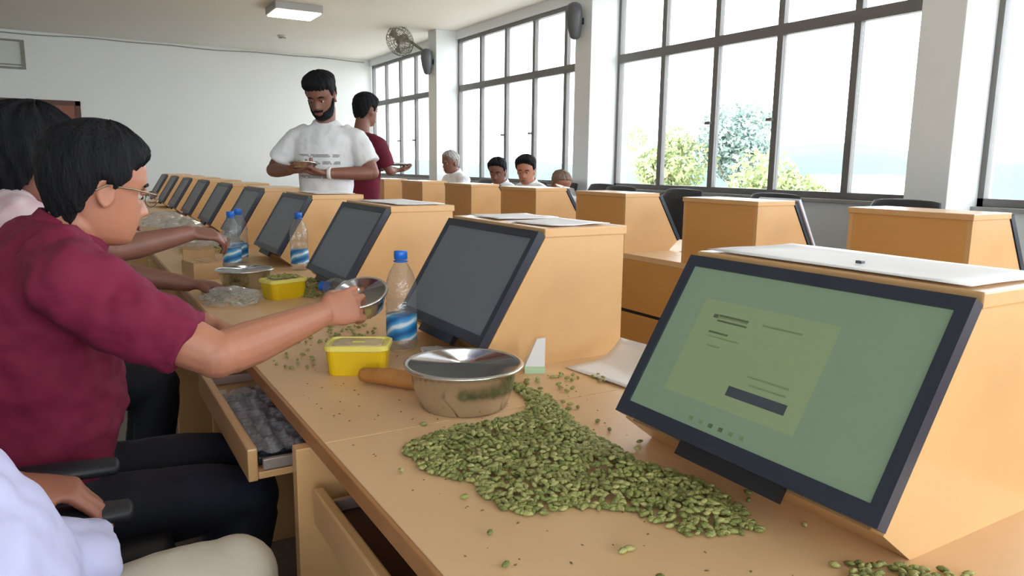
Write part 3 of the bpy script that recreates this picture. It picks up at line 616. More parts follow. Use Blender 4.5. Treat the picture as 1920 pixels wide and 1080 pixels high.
# --- standing man in white T-shirt behind the near row
TEE = mat('white_tshirt', (222, 224, 226), .85, var=.03, scale=5, bump=.25, bscale=20)
def tee_print(m, c, fwd):
    nt = m.node_tree; p = nt.nodes['Principled BSDF']; src = p.inputs['Base Color'].links[0].from_socket
    tc = nt.nodes.new('ShaderNodeTexCoord'); mp = nt.nodes.new('ShaderNodeMapping'); mp.vector_type = 'POINT'; nt.links.new(tc.outputs['Object'], mp.inputs[0])
    mp.inputs['Location'].default_value = (-c[0], -c[1], -c[2]); sx = nt.nodes.new('ShaderNodeSeparateXYZ'); nt.links.new(mp.outputs[0], sx.inputs[0])
    def M_(op, a, b=None, c_=None):
        n = nt.nodes.new('ShaderNodeMath'); n.operation = op
        for i, v in enumerate((a, b, c_)):
            if v is None: continue
            if isinstance(v, (int, float)): n.inputs[i].default_value = v
            else: nt.links.new(v, n.inputs[i])
        return n.outputs[0]
    u = M_('ADD', M_('MULTIPLY', sx.outputs[0], -fwd[1]), M_('MULTIPLY', sx.outputs[1], fwd[0])); z = sx.outputs[2]
    f = M_('ADD', M_('MULTIPLY', sx.outputs[0], fwd[0]), M_('MULTIPLY', sx.outputs[1], fwd[1]))
    inside = M_('MULTIPLY', M_('LESS_THAN', M_('ABSOLUTE', u), .13), M_('MULTIPLY', M_('LESS_THAN', M_('ABSOLUTE', z), .085), M_('GREATER_THAN', f, 0.)))
    rows = M_('GREATER_THAN', M_('SINE', M_('MULTIPLY', z, 6.28 / .042)), .1)
    nz = nt.nodes.new('ShaderNodeTexNoise'); nz.inputs['Scale'].default_value = 38; nt.links.new(tc.outputs['Object'], nz.inputs['Vector'])
    msk = M_('MULTIPLY', M_('MULTIPLY', inside, rows), M_('MULTIPLY', M_('GREATER_THAN', nz.outputs[0], .46), .75))
    mx = nt.nodes.new('ShaderNodeMixRGB'); nt.links.new(msk, mx.inputs[0]); nt.links.new(src, mx.inputs[1]); mx.inputs[2].default_value = (*lin((128, 128, 126)), 1); nt.links.new(mx.outputs[0], p.inputs['Base Color'])
fw5 = unit((-.55, -.83, 0)); lf5 = np.array([-fw5[1], fw5[0], 0])       # his left
B5 = np.array([1.36, 4.56, 0])
L5 = lambda f, l, z: tuple(B5 + fw5 * f + lf5 * l + (0, 0, z))
yaw5 = math.atan2(fw5[1], fw5[0])
p5, P5 = person(dict(label='standing bearded man in white printed T-shirt looking down at his hands', head=L5(.045, -.0, 1.645), rot=(yaw5 - .12, .42, .03), hs=1.04, neck=L5(-.02, 0, 1.48), fwd=fw5,
    spine=[(L5(0, 0, .9), .15, .10), (L5(0, 0, 1.0), .155, .105), (L5(.0, 0, 1.14), .155, .105), (L5(-.01, 0, 1.28), .175, .11), (L5(-.02, 0, 1.38), .195, .105), (L5(-.03, 0, 1.44), .165, .085), (L5(-.03, 0, 1.485), .085, .062)],
    arms=[dict(s=L5(-.02, -.19, 1.405), e=L5(.0, -.335, 1.20), w=L5(.19, -.16, 1.205), h=(fw5 * .35 + lf5 * .9, (0, 0, 1), fw5), hk=dict(curl=(.35, .6, .5), sc=1.1)),
          dict(s=L5(-.02, .19, 1.405), e=L5(.02, .30, 1.19), w=L5(.19, .07, 1.19), h=(-lf5 * .95 + fw5 * .1, (0, 0, 1), fw5), hk=dict(curl=(.35, .6, .5), sc=1.1))],
    ar=(.055, .05, .044, .043, .03), legs=[(L5(0, -.09, .9), L5(.02, -.1, .5), L5(0, -.1, .1)), (L5(0, .09, .9), L5(.02, .1, .5), L5(0, .1, .1))],
    skin=SKIN2, vox=.006, shirt=dict(mat=TEE, sleeve=.72, sr=(.066, .076), disp=.022, dscale=.09, vox=.009, smooth=10), trousers=mat('charcoal_trousers', (52, 52, 58), .85, var=.1, scale=8),
    hair=hair_off(.008, line=[.055, .05, .05, .035, -.01, .0, .025, -.03, -.05, -.06], top=.026, seed=12), beard=beard_off(.011)))
tee_print(TEE, (0, 0, 1.24 - float(WL[p5.name][2])), fw5)
G().tube([np.array(L5(.185, .08, 1.19)) + .034 * (np.array([0, 0, 1]) * math.cos(a) + fw5 * math.sin(a)) for a in np.linspace(0, 2 * pi, 16)], [(.012, .004)] * 16, side=lf5, n=8, cap=0).mk('wristwatch', mat('pale_strap', (226, 222, 214), .4), p5, True)
# what he holds
def axis_rot(a):
    z = unit(a); x = unit(np.cross((0, 1, 0), z)); return np.array([x, np.cross(z, x), z]).T
def bowl(name, c, r, h, R, label, cat='bowl', group=None, m=STEEL):
    t = thing(name, c, label, cat, group)
    pr = [(0, 0), (r * .72, 0), (r * .78, .004), (r * .90, h * .55), (r * .95, h - .004), (r * 1.06, h), (r * 1.065, h + .003), (r * 1.0, h + .004), (r * .93, h - .003), (r * .88, h * .55), (r * .75, .008), (0, .008)]
    G().lathe(pr[:6], c, 40, R).mk('bowl_wall', m, t, True); G().lathe(pr[6:], c, 40, R).mk('bowl_inside', m, t, True); 
    G().lathe([(r * .94, h - .006), (r * 1.06, h - .002), (r * 1.075, h + .001), (r * 1.065, h + .004), (r * 1.0, h + .005), (r * .925, h - .002)], c, 40, R).mk('rim', m, t, True)
    return t
bowl('steel_bowl', L5(.24, -.06, 1.215), .075, .03, rot(0, .1, -.15), 'shallow steel dish held by the standing man in the white T-shirt')

# --- standing person in dark red seen from the side, with a tray
B6 = np.array([1.99, 5.62, 0]); fw6 = unit((.93, .38, 0)); lf6 = np.array([-fw6[1], fw6[0], 0]); L6 = lambda f, l, z: tuple(B6 + fw6 * f + lf6 * l + (0, 0, z))
RED = mat('dark_red_cloth', (104, 16, 42), .85, var=.3, scale=6, bump=.2, bscale=20)
p6, _ = person(dict(label='slim person in dark red shirt standing sideways with a tray by the far window', head=L6(.02, 0, 1.655), rot=(math.atan2(fw6[1], fw6[0]), .12, 0), hs=1.0, neck=L6(-.03, 0, 1.5), fwd=fw6,
    spine=[(L6(-.02, 0, .88), .14, .09), (L6(-.02, 0, 1.0), .14, .09), (L6(-.01, 0, 1.14), .135, .09), (L6(-.02, 0, 1.28), .15, .10), (L6(-.03, 0, 1.38), .165, .09), (L6(-.03, 0, 1.45), .12, .065)],
    arms=[dict(s=L6(-.01, -.17, 1.40), e=L6(.06, -.21, 1.19), w=L6(.2, -.12, 1.20), h=(fw6, (0, 0, 1), -lf6), hk=dict(curl=(.3, .3, .3))),
          dict(s=L6(-.01, .17, 1.40), e=L6(.06, .21, 1.19), w=L6(.2, .12, 1.20), h=(fw6, (0, 0, 1), lf6), hk=dict(curl=(.3, .3, .3)))],
    ar=(.045, .04, .035, .035, .026), legs=[(L6(0, -.08, .9), L6(.02, -.08, .5), L6(0, -.08, .1)), (L6(0, .08, .9), L6(.02, .08, .5), L6(0, .08, .1))],
    skin=SKIN2, vox=.009, shirt=dict(mat=RED, sleeve=.8, sr=(.065, .06), disp=.015), trousers=NAVY, hair=hair_off(.016, top=.008, seed=21)))
t = thing('serving_tray', L6(.2, 0, 1.215), 'small steel tray carried by the person in dark red', 'tray')
R6 = rot(math.atan2(fw6[1], fw6[0]))
G().lathe([(0, 0), (.14, 0), (.16, .02), (.165, .02), (.145, .004), (0, .004)], L6(.27, 0, 1.235), 28).mk('tray_dish', STEEL, t, True)
G().lathe([(.158, .016), (.168, .018), (.168, .024), (.158, .022)], L6(.27, 0, 1.235), 28).mk('tray_rim', STEEL, t, True)

# --- four seated people by the windows
WS = mat('white_shirt', (232, 234, 238), .8, var=.03, scale=5, bump=.2, bscale=18)
def far_person(x, y, ztop, yaw, pitch, label, skin, hair, hairm, shirt, k):
    hz = ztop - .125
    fw = unit((math.cos(yaw) * .5 - .5, math.sin(yaw) * .3, 0))
    sd = np.array([-fw[1], fw[0], 0]); Bp = np.array([x, y, 0]); Q = lambda f, l, z: tuple(Bp + fw * f + sd * l + (0, 0, z))
    z0 = ztop - 1.30
    person(dict(label=label, head=Q(.05, 0, hz), rot=(yaw, pitch, 0), hs=1.1, neck=Q(-.02, 0, 1.05 + z0), fwd=fw, group='people seated along the windows',
        spine=[(Q(-.08, 0, .5), .16, .12), (Q(-.08, 0, .62), .165, .13), (Q(-.07, 0, .8 + z0 * .6), .17, .12), (Q(-.05, 0, .95 + z0), .2, .11), (Q(-.03, 0, 1.02 + z0), .15, .08)],
        arms=[dict(s=Q(-.03, e * .2, .97 + z0), e=Q(.08, e * .24, .74 + z0), w=Q(.28, e * .12, .79), h=((fw[0], fw[1], -.1), (0, 0, -1), sd * -e), hk=dict(curl=(.3, .4, .3))) for e in (-1, 1)],
        legs=[(Q(-.05, e * .09, .52), Q(.34, e * .1, .52), Q(.3, e * .1, .12)) for e in (-1, 1)], skin=skin, vox=.01,
        shirt=dict(mat=shirt, sleeve=.7, sr=(.075, .07), disp=.015, collar=True), trousers=NAVY, hair=hair, hairm=hairm))
    chair('office_chair', (x + .1, y), -1, 'black chair under ' + k, 'occupied chairs along the windows')
far_person(3.95, 8.03, 1.40, pi + .15, .15, 'grey-haired man in white shirt, farthest of the four by the windows', SKIN2, hair_off(.01, seed=31), HAIRG, WS, 'the grey-haired man in white')
far_person(3.95, 6.90, 1.305, pi + .7, .3, 'dark-haired man with bowed head, second farthest of the four by the windows', SKIN2, hair_off(.011, line=[.075, .07, .055, .04, -.0, .0, .025, -.04, -.06, -.07], top=.014, seed=32), HAIR, WS, 'the dark-haired man with bowed head')
far_person(3.95, 6.33, 1.322, pi + .75, .22, 'black-haired ruddy-faced man between two others by the windows', SKIN1, hair_off(.012, line=[.078, .07, .055, .04, -.0, .0, .025, -.04, -.06, -.07], top=.02, seed=33), HAIR, WS, 'the ruddy-faced man')
far_person(3.95, 5.72, 1.206, pi + 1.3, .5, 'close-cropped man bending low, nearest of the four by the windows', SKIN3, hair_off(.006, seed=34), mat('cropped_brown_hair', (120, 98, 84), .8, var=.2, scale=40), WS, 'the close-cropped man')

# ================================================================== THINGS ON THE DESKS
CAPB = mat('blue_cap', (18, 104, 206), .35)
PET = clear('clear_bottle', (.93, .955, .965), 1.45, .06, base=.05, bump=.5, bscale=60, milk=((190, 196, 204), .07))
def label_mat():
    m = mat('bottle_label', (40, 130, 200), .4); nt = m.node_tree; p = nt.nodes['Principled BSDF']; tc = nt.nodes.new('ShaderNodeTexCoord'); mp = nt.nodes.new('ShaderNodeMapping'); nt.links.new(tc.outputs['Object'], mp.inputs[0])
    mp.inputs['Rotation'].default_value = (.5, .4, 0)
    w = nt.nodes.new('ShaderNodeTexWave'); w.inputs['Scale'].default_value = 9; w.inputs['Distortion'].default_value = 5; w.bands_direction = 'Z'; nt.links.new(mp.outputs[0], w.inputs[0])
    r = nt.nodes.new('ShaderNodeValToRGB'); e = r.color_ramp.elements; e[0].position = .0; e[0].color = (*lin((26, 96, 160)), 1); e[1].position = 1; e[1].color = (*lin((226, 236, 244)), 1)
    q = r.color_ramp.elements.new(.55); q.color = (*lin((62, 150, 206)), 1); q = r.color_ramp.elements.new(.8); q.color = (*lin((90, 170, 214)), 1)
    nt.links.new(w.outputs[0], r.inputs[0]); nt.links.new(r.outputs[0], p.inputs['Base Color']); return m
LABEL = label_mat()
def bottle(c, label, R=None, s=1., group='water bottles on the near desk'):
    t = thing('water_bottle', c, label, 'bottle', group)
    k_ = 1.15; pr = [(.0, .004), (.030, 0), (.0355, .006), (.037, .02), (.037, .026), (.0355, .03), (.0355, .10), (.037, .104), (.0355, .115), (.037, .126), (.0345, .135), (.037, .146), (.036, .158), (.037, .170), (.034, .19), (.026, .215), (.016, .235), (.0135, .24), (.0135, .252), (.0, .2525)]
    G().lathe([(r * s * k_, z * s) for r, z in pr], c, 28, R).mk('bottle_body', PET, t, True)
    G().lathe([(r * s * k_, z * s) for r, z in ((.0362, .032), (.0364, .034), (.0364, .096), (.0362, .098))], c, 28, R).mk('bottle_label', LABEL, t, True)
    G().lathe([(r * s * k_, z * s) for r, z in ((0, .27), (.0145, .27), (.0155, .268), (.0158, .249), (.0148, .248), (0, .248))], c, 24, R).mk('bottle_cap', CAPB, t, True)
    G().lathe([(r * s * k_, z * s) for r, z in ((.0138, .24), (.0172, .241), (.0172, .244), (.0138, .245))], c, 24, R).mk('neck_ring', CAPB, t, True)
    return t
bottle((.745, 1.84, DT), 'clear water bottle with blue cap and label standing beside the held steel bowl')
bottle((.63, 3.66, DT), 'water bottle with blue label beyond the steel bowl in the middle of the desk')
bottle((.70, 3.86, DT), 'water bottle standing close behind another in the middle of the desk')
bottle((.90, 3.48, DT), 'water bottle standing against the fourth screen housing')
bottle((.85, 2.46, DT + .0430), 'water bottle lying on its side behind the held steel bowl', axis_rot((-.25, .97, 0)))

bowl('steel_bowl', (.678, 1.335, DT), .118, .088, None, 'wide steel bowl standing beside the yellow tub')
bowl('steel_bowl', (.57, 3.06, DT), .105, .075, None, 'steel bowl farther along the desk in front of the bottles')
bowl('steel_bowl', (.612, 1.765, .885), .066, .05, axis_rot((-.28, -.30, .91)), 'small steel bowl held in the hand of the man in maroon')

# yellow tubs
YEL = mat('yellow_plastic', (224, 188, 20), .35, var=.04, scale=12); YLID = mat('pale_yellow_lid', (232, 220, 110), .3)
def tub(c, yaw, label, sx=.15, sy=.105, h=.06):
    t = thing('yellow_tub', c, label, 'tub', 'yellow plastic tubs'); Rz = rot(yaw)
    def rr(hx, hy, z, r=.02, n=5):
        out = []
        for qx, qy, a0 in ((1, 1, 0), (-1, 1, pi / 2), (-1, -1, pi), (1, -1, 1.5 * pi)):
            for k in range(n): a = a0 + k * pi / 2 / (n - 1); out.append(np.array(c) + Rz @ np.array([qx * (hx - r) + r * math.cos(a), qy * (hy - r) + r * math.sin(a), z]))
        return out
    def loft(name, rings, m):
        V = [v for r in rings for v in r]; n = len(rings[0]); F = [(i * n + k, i * n + (k + 1) % n, (i + 1) * n + (k + 1) % n, (i + 1) * n + k) for i in range(len(rings) - 1) for k in range(n)]
        mk(name, V, F + [tuple(range(n - 1, -1, -1)), tuple(range(len(V) - n, len(V)))], m, t)
    a, b = sx / 2, sy / 2
    loft('tub_body', [rr(a * .88, b * .86, 0), rr(a * .9, b * .88, .003), rr(a * .97, b * .96, h)], YEL)
    loft('tub_lid', [rr(a, b, h), rr(a * 1.03, b * 1.03, h + .002), rr(a * 1.03, b * 1.03, h + .012), rr(a * .99, b * .99, h + .014), rr(a * .93, b * .91, h + .014), rr(a * .92, b * .9, h + .009)], YLID)
    loft('lid_panel', [rr(a * .8, b * .74, h + .009), rr(a * .78, b * .72, h + .013)], mat('lid_label', (214, 196, 150), .4, var=.25, scale=30))
    loft('lid_tab', [rr(a * .2, b * .12, h + .0135, .004), rr(a * .2, b * .12, h + .015, .004)], YLID)
tub((.57, 1.685, DT), -.5, 'yellow plastic tub with pale lid beside the wide steel bowl')
tub((.655, 2.78, DT), .3, 'yellow plastic tub farther along the desk, under loose pods')

# wooden bar, white carton, papers, sticks, cardboard
t = thing('wooden_scoop', (.6, 1.5, DT), 'short brown wooden scoop lying between yellow tub and steel bowl', 'scoop')
SW = mat('scoop_wood', (178, 122, 62), .5, var=.15, scale=20, stretch=(1, 5, 1))
G().tube([(.545, 1.585, DT + .02), (.59, 1.53, DT + .022), (.63, 1.475, DT + .02)], [(.016, .016), (.021, .019), (.019, .018)], n=16).mk('scoop_body', SW, t, True)
G().tube([(.63, 1.475, DT + .02), (.645, 1.455, DT + .02)], [.013, .011], n=12).mk('scoop_end', DARKB, t, True)
t = thing('paper_carton', (.95, 1.49, DT), 'small white carton with green base leaning by the second screen housing', 'carton')
CW = mat('carton_white', (236, 238, 240), .5, var=.03, scale=20)
Rz = rot(-.5)
P = lambda x, y, z: np.array((.945, 1.478, DT)) + Rz @ np.array((x, y, z))
G().add([P(-.024, -.02, .018), P(.024, -.02, .018), P(.024, .02, .018), P(-.024, .02, .018), P(.005, -.003, .082), P(.026, -.003, .085), P(.026, .003, .085), P(.005, .003, .082)], [(0, 3, 2, 1), (4, 5, 6, 7), (0, 1, 5, 4), (1, 2, 6, 5), (2, 3, 7, 6), (3, 0, 4, 7)]).mk('carton_body', CW, t)
G().add([P(-.025, -.021, 0), P(.025, -.021, 0), P(.025, .021, 0), P(-.025, .021, 0), P(-.0245, -.0205, .018), P(.0245, -.0205, .018), P(.0245, .0205, .018), P(-.0245, .0205, .018)], [(0, 3, 2, 1), (4, 5, 6, 7), (0, 1, 5, 4), (1, 2, 6, 5), (2, 3, 7, 6), (3, 0, 4, 7)]).mk('carton_base', mat('carton_green', (188, 220, 182), .5), t)
def sheet(name, c, sx, sy, yaw, label, group=None, lift=.0, m=PAPER, wav=.003, seed=1, cat='paper', z=None):
    rs = np.random.RandomState(seed); V = []; n = 9; Rz = rot(yaw); ph = rs.rand(4) * 6
    for top in (1, 0):
        for i in range(n):
            for j in range(n):
                u, v = i / (n - 1) - .5, j / (n - 1) - .5; zz = .002 + wav * (1 + math.sin(u * 7 + ph[0]) * math.cos(v * 6 + ph[1])) * .5 + lift * max(0, u) ** 2 * 4
                V.append(np.array(c) + Rz @ np.array((u * sx, v * sy, zz + (.0008 if top else 0))))
    k = n * n; F = [(i * n + j, i * n + j + 1, (i + 1) * n + j + 1, (i + 1) * n + j) for i in range(n - 1) for j in range(n - 1)]
    F += [tuple(q + k for q in f[::-1]) for f in F]
    per = [j for j in range(n)] + [i * n + n - 1 for i in range(1, n)] + [(n - 1) * n + j for j in range(n - 2, -1, -1)] + [i * n for i in range(n - 2, 0, -1)]
    F += [(per[i], per[(i + 1) % len(per)], per[(i + 1) % len(per)] + k, per[i] + k) for i in range(len(per))]
    return tag(mk(name, V, F, m, None, True), label, cat, group)
sheet('paper_sheet', (1.135, 1.36, DT), .19, .23, .1, 'white paper sheet curling up on the desk left of the lit monitor', None, .05)
ZT_ = 1.096
sheet('paper_sheet', (1.125, .75, ZT_), .235, .475, 0, 'long white paper sheet covering the top of the nearest housing', 'papers on housing tops', seed=3)
sheet('paper_sheet', (1.125, 1.66, ZT_), .2, .21, .08, 'white paper on the near half of the second housing top', 'papers on housing tops', seed=4)
sheet('paper_sheet', (1.13, 1.90, ZT_), .2, .2, -.05, 'white paper on the far half of the second housing top', 'papers on housing tops', seed=5)
sheet('paper_sheet', (1.13, 2.79, ZT_), .2, .4, .03, 'white paper sheet on the third housing top', 'papers on housing tops', seed=6)
sheet('paper_sheet', (1.13, 3.82, ZT_), .2, .4, -.02, 'white paper sheet on the fourth housing top beside the standing man', 'papers on housing tops', seed=7)
sheet('paper_sheet', (3.22, 3.12, DT), .22, .3, .1, 'white papers on the window-row desk in the gap between housings', None, .0, seed=8)
tag(G().box((1.072, .716, ZT_ + .005), (1.082, .727, ZT_ + .010), .001).mk('paper_clip', mat('dark_clip', (90, 92, 94), .4, .5)), 'tiny dark clip on the paper of the nearest housing top', 'clip')
CARD = mat('tan_cardboard', (196, 160, 116), .8, var=.08, scale=12)
def carton(c, sx, sy, h, yaw, label):
    t = thing('cardboard_box', c, label, 'box', 'cardboard boxes on the near desk'); Rz = rot(yaw)
    def q(name, a, b, m):
        g = G().box(a, b, .0015); mk(name, [np.array(c) + Rz @ np.array(v) for v in g.V], g.F, m, t)
    q('box_body', (-sx / 2, -sy / 2, 0), (sx / 2, sy / 2, h - .004), CARD)
    q('flap', (-sx / 2, -sy / 2, h - .004), (-.001, sy / 2, h), CARD); q('flap', (.001, -sy / 2, h - .004), (sx / 2, sy / 2, h), CARD)
    q('tape', (-.012, -sy / 2 - .001, h), (.012, sy / 2 + .001, h + .0006), mat('tape_brown', (170, 132, 88), .35))
carton((.46, 3.42, DT), .12, .15, .075, .2, 'tan cardboard box at the desk edge beyond the steel bowl')
carton((.50, 3.80, DT), .14, .16, .09, -.1, 'tan cardboard box farther back beside the two water bottles')
tag(G().tube([(.50, 2.34, DT + .009), (.60, 2.26, DT + .009)], [.008, .009], n=10).mk('wooden_stick', DARKB, None, True), 'dark wooden stick lying on the desk behind the outstretched forearm', 'stick')
# clear plastic bags
BAG = clear('clear_bag', (.96, .97, .97), 1.45, .1, base=.12, milk=((232, 236, 238), .22))
def bag(c, r, h, label, seed):
    rs = np.random.RandomState(seed); V = []; n, m = 26, 12; ph = rs.rand(6) * 6
    for i in range(m + 1):
        th = .03 + (pi / 2 - .03) * i / m
        for k in range(n):
            a = 2 * pi * k / n; w = 1 + .13 * math.sin(a * 5 + ph[0] + i) + .08 * math.sin(a * 9 - i * 1.4 + ph[1]) + .06 * rs.rand()
            V.append((c[0] + r[0] * math.sin(th) * math.cos(a) * w, c[1] + r[1] * math.sin(th) * math.sin(a) * w, c[2] + .002 + h * math.cos(th) * (1 + .25 * math.sin(a * 4 + ph[2]) * math.sin(th))))
    F = [(i * n + k, (i + 1) * n + k, (i + 1) * n + (k + 1) % n, i * n + (k + 1) % n) for i in range(m) for k in range(n)] + [tuple(range(n))]
    return tag(mk('plastic_bag', V, F, BAG, None, False, False), label, 'bag', 'clear plastic bags on the near desk')
bag((.80, 1.66, DT), (.07, .11), .03, 'flat clear plastic bag between water bottle and wide steel bowl', 1)
bag((.47, 2.78, DT), (.10, .12), .05, 'pale clear plastic bag on the desk in front of the farther steel bowl', 2)
bag((.60, 4.75, DT), (.13, .2), .08, 'heap of clear plastic bags at the fifth monitor', 3)
bag((.62, 5.45, DT), (.14, .22), .12, 'tall crumpled clear plastic bag at the sixth monitor', 4)
bag((.60, 6.3, DT), (.14, .22), .11, 'clear plastic bag at the seventh monitor far down the row', 5)
# window-row odds and ends
tag(G().add([(2.985, 4.36, 1.1), (3.08, 4.33, 1.09), (3.17, 4.33, .86), (3.2, 4.36, .78), (3.03, 4.5, 1.12), (3.13, 4.52, 1.1), (3.2, 4.5, .85), (3.23, 4.5, .79)], [(0, 1, 5, 4), (1, 2, 6, 5), (2, 3, 7, 6), (4, 5, 6, 7), (0, 3, 2, 1), (0, 4, 7, 3)]).mk('white_bag', BAG), 'pale plastic bag hanging on the fourth window-row monitor', 'bag')
t = thing('monitor_cover', (3.0, 2.4, .85), 'pale lavender plastic sheet over the edge of the second window-row monitor', 'cover')
P_ = lambda s, d: Rtf(sl(s, d)[0], 0, sl(s, d)[1])
cv = G(); a, b, c_, d_ = P_(.0, .007), P_(SL + .005, .007), P_(SL + .005, .022), P_(.0, .016)
y = RY0 + RP - .012
cv.add([(q[0], y, q[2]) for q in (a, b, c_, d_)] + [(q[0], y + .25, q[2]) for q in (a, b, c_, d_)], [(0, 1, 2, 3), (7, 6, 5, 4), (0, 4, 5, 1), (1, 5, 6, 2), (2, 6, 7, 3), (3, 7, 4, 0)]).mk('cover_sheet', mat('lavender_film', (206, 210, 230), .35), t)
tag(t, t['label'], 'cover')

# wall fan and two pillar speakers
WIRE = mat('fan_wire', (120, 116, 104), .45, .5)
fc = np.array([4.06, 9.95, 2.93]); Rf = rot(pi + .55, .45, 0)
t = thing('wall_fan', fc, 'grey wire-caged wall fan high on the far pillar', 'fan')
FP = lambda x, y, z: fc + Rf @ np.array([x, y, z])
for nm, sg in (('front_cage', 1), ('rear_cage', -1)):
    g = G()
    for rr_, xx in ((.21, .0), (.19, .05), (.13, .075), (.05, .085)): g.tube([FP(sg * xx, rr_ * math.cos(a), rr_ * math.sin(a)) for a in np.linspace(0, 2 * pi, 28)], [.004] * 28, n=5, cap=0)
    for k in range(26):
        a = 2 * pi * k / 26; g.tube([FP(sg * x_, r_ * math.cos(a), r_ * math.sin(a)) for r_, x_ in ((.21, .0), (.19, .05), (.13, .075), (.03, .088))], [.0028] * 4, n=4, cap=0)
    g.mk(nm, WIRE, t)
for k in range(3):
    a = k * 2 * pi / 3; V = []
    for r_ in (.03, .08, .13, .175):
        for q, dx in ((-.35, -.02), (0, 0), (.45, .025)): V.append(FP(dx, r_ * math.cos(a + q * (.5 + .5 * r_ / .17)), r_ * math.sin(a + q * (.5 + .5 * r_ / .17))))
    V2 = [v + (Rf @ np.array([.003, 0, 0])) for v in V]; F = [(i * 3 + j, i * 3 + j + 1, i * 3 + j + 4, i * 3 + j + 3) for i in range(3) for j in range(2)]; per = [0, 1, 2, 5, 8, 11, 10, 9, 6, 3]
    mk('fan_blade', V + V2, F + [tuple(q + 12 for q in f[::-1]) for f in F] + [(per[i], per[(i + 1) % 10], per[(i + 1) % 10] + 12, per[i] + 12) for i in range(10)], mat('fan_blade_grey', (140, 138, 126), .4), t)
G().lathe([(0, -.16), (.05, -.16), (.06, -.13), (.06, -.03), (.04, .0), (.03, .05), (0, .05)], fc, 20, Rf @ np.array([[0, 0, 1], [0, 1, 0], [-1, 0, 0]])).mk('motor', mat('fan_motor', (150, 146, 134), .45), t, True)
G().tube([FP(-.14, 0, 0), FP(-.2, 0, -.05), (4.49, 9.86, 2.75)], [.02, .02, .018], n=10).mk('bracket', WIRE, t, True)
GB = mat('speaker_grey', (88, 90, 94), .5, var=.1, scale=20)
for y, lab in ((6.14, 'dark grey rounded speaker high on the pillar between the two larger windows'), (9.70, 'dark grey rounded speaker high on the farthest pillar')):
    t = thing('wall_speaker', (4.44, y + .12, 2.58), lab, 'speaker', 'speakers on the pillars')
    G().tube([(4.42, y + .12, 2.52), (4.41, y + .12, 2.6), (4.40, y + .12, 2.72), (4.40, y + .12, 2.8)], [(.05, .055), (.07, .07), (.09, .08), (.08, .07)], side=(0, 1, 0), n=18).mk('speaker_body', GB, t, True)
    box('speaker_bracket', (4.43, y + .09, 2.64), (4.5, y + .15, 2.70), BLACKP, t)

# ================================================================== CARDAMOM
def pod_mesh(rs):
    L = rs.uniform(.0065, .009); r = rs.uniform(.0034, .0045); V = []; n = 6
    for x, q in ((-1, .12), (-.72, .62), (-.1, 1), (.55, .75), (1, .1)):
        for k in range(n): V.append((x * L, r * q * math.cos(k * 2 * pi / n) * 1.1, r * q * math.sin(k * 2 * pi / n)))
    F = [(i * n + k, i * n + (k + 1) % n, (i + 1) * n + (k + 1) % n, (i + 1) * n + k) for i in range(4) for k in range(n)] + [tuple(range(n - 1, -1, -1)), tuple(range(4 * n, 5 * n))]
    return np.array(V), F
rs = np.random.RandomState(11)
PM = [pod_mesh(rs) for _ in range(6)]
def inpoly(x, y, P):
    c = False; j = len(P) - 1
    for i in range(len(P)):
        if (P[i][1] > y) != (P[j][1] > y) and x < (P[j][0] - P[i][0]) * (y - P[i][1]) / (P[j][1] - P[i][1]) + P[i][0]: c = not c
        j = i
    return c
def pdist(x, y, P):
    d = 9
    for i in range(len(P)):
        a = np.array(P[i]); b = np.array(P[(i + 1) % len(P)]); t_ = max(0, min(1, ((x - a[0]) * (b[0] - a[0]) + (y - a[1]) * (b[1] - a[1])) / ((b - a) @ (b - a)))); q = a + t_ * (b - a); d = min(d, math.hypot(x - q[0], y - q[1]))
    return d
PILE = [(.465, 1.16), (.53, 1.20), (.60, 1.215), (.72, 1.225), (.80, 1.30), (.845, 1.417), (.865, 1.30), (.82, 1.133), (.80, .926), (.835, .81), (.82, .70), (.785, .64), (.692, .674), (.667, .778), (.604, .823), (.535, .833), (.501, .881), (.509, .983), (.46, 1.05)]
PILE2 = [(.80, .545), (.885, .48), (.93, .44), (.90, .36), (.80, .36), (.77, .45)]
pods = []
def scatter(P, n, hmax, jit=.0):
    xs = [p[0] for p in P]; ys = [p[1] for p in P]; c = 0
    while c < n:
        x, y = rs.uniform(min(xs), max(xs)), rs.uniform(min(ys), max(ys))
        if not inpoly(x, y, P): continue
        if math.hypot(x - .678, y - 1.335) < .135: continue
        d = pdist(x, y, P); hh = hmax * ss(d / .07) * (.6 + .4 * math.sin(x * 40) * math.sin(y * 33))
        pods.append((np.array([x, y, DT + .0045 + hh * rs.uniform(.3, 1) ]), rs.uniform(0, 2 * pi), rs.uniform(-.35, .35) if hh > .004 else rs.uniform(-.08, .08), rs.randint(6), rs.randint(3))); c += 1
scatter(PILE, 2700, .020); scatter(PILE2, 160, .012)
for _ in range(60):   # strays around the pile
    x, y = rs.uniform(.42, .88), rs.uniform(.45, 1.3)
    if not (inpoly(x, y, PILE)) and math.hypot(x - .678, y - 1.335) > .14: pods.append((np.array([x, y, DT + .0045]), rs.uniform(0, 6.3), 0., rs.randint(6), rs.randint(3)))
order = sorted(range(len(pods)), key=lambda i: np.linalg.norm(pods[i][0] - np.array([0, 0, 1.25])) - pods[i][0][2] * 8)
PD = {}
for i in range(6):
    for c in range(3):
        me = bpy.data.meshes.new('cardamom_pod'); me.from_pydata([tuple(v) for v in PM[i][0]], [], PM[i][1]); me.materials.append(POD[c]); me.polygons.foreach_set('use_smooth', [True] * len(me.polygons)); PD[i, c] = me
for i in order[:300]:
    p, yw, pt, k, c = pods[i]; o = bpy.data.objects.new('cardamom_pod', PD[k, c]); COL.objects.link(o); o.location = p; o.rotation_euler = (0, pt, yw)
    tag(o, 'small green cardamom pod among those spilled on the nearest desk', 'cardamom pod', 'cardamom pods spilled on the nearest desk')
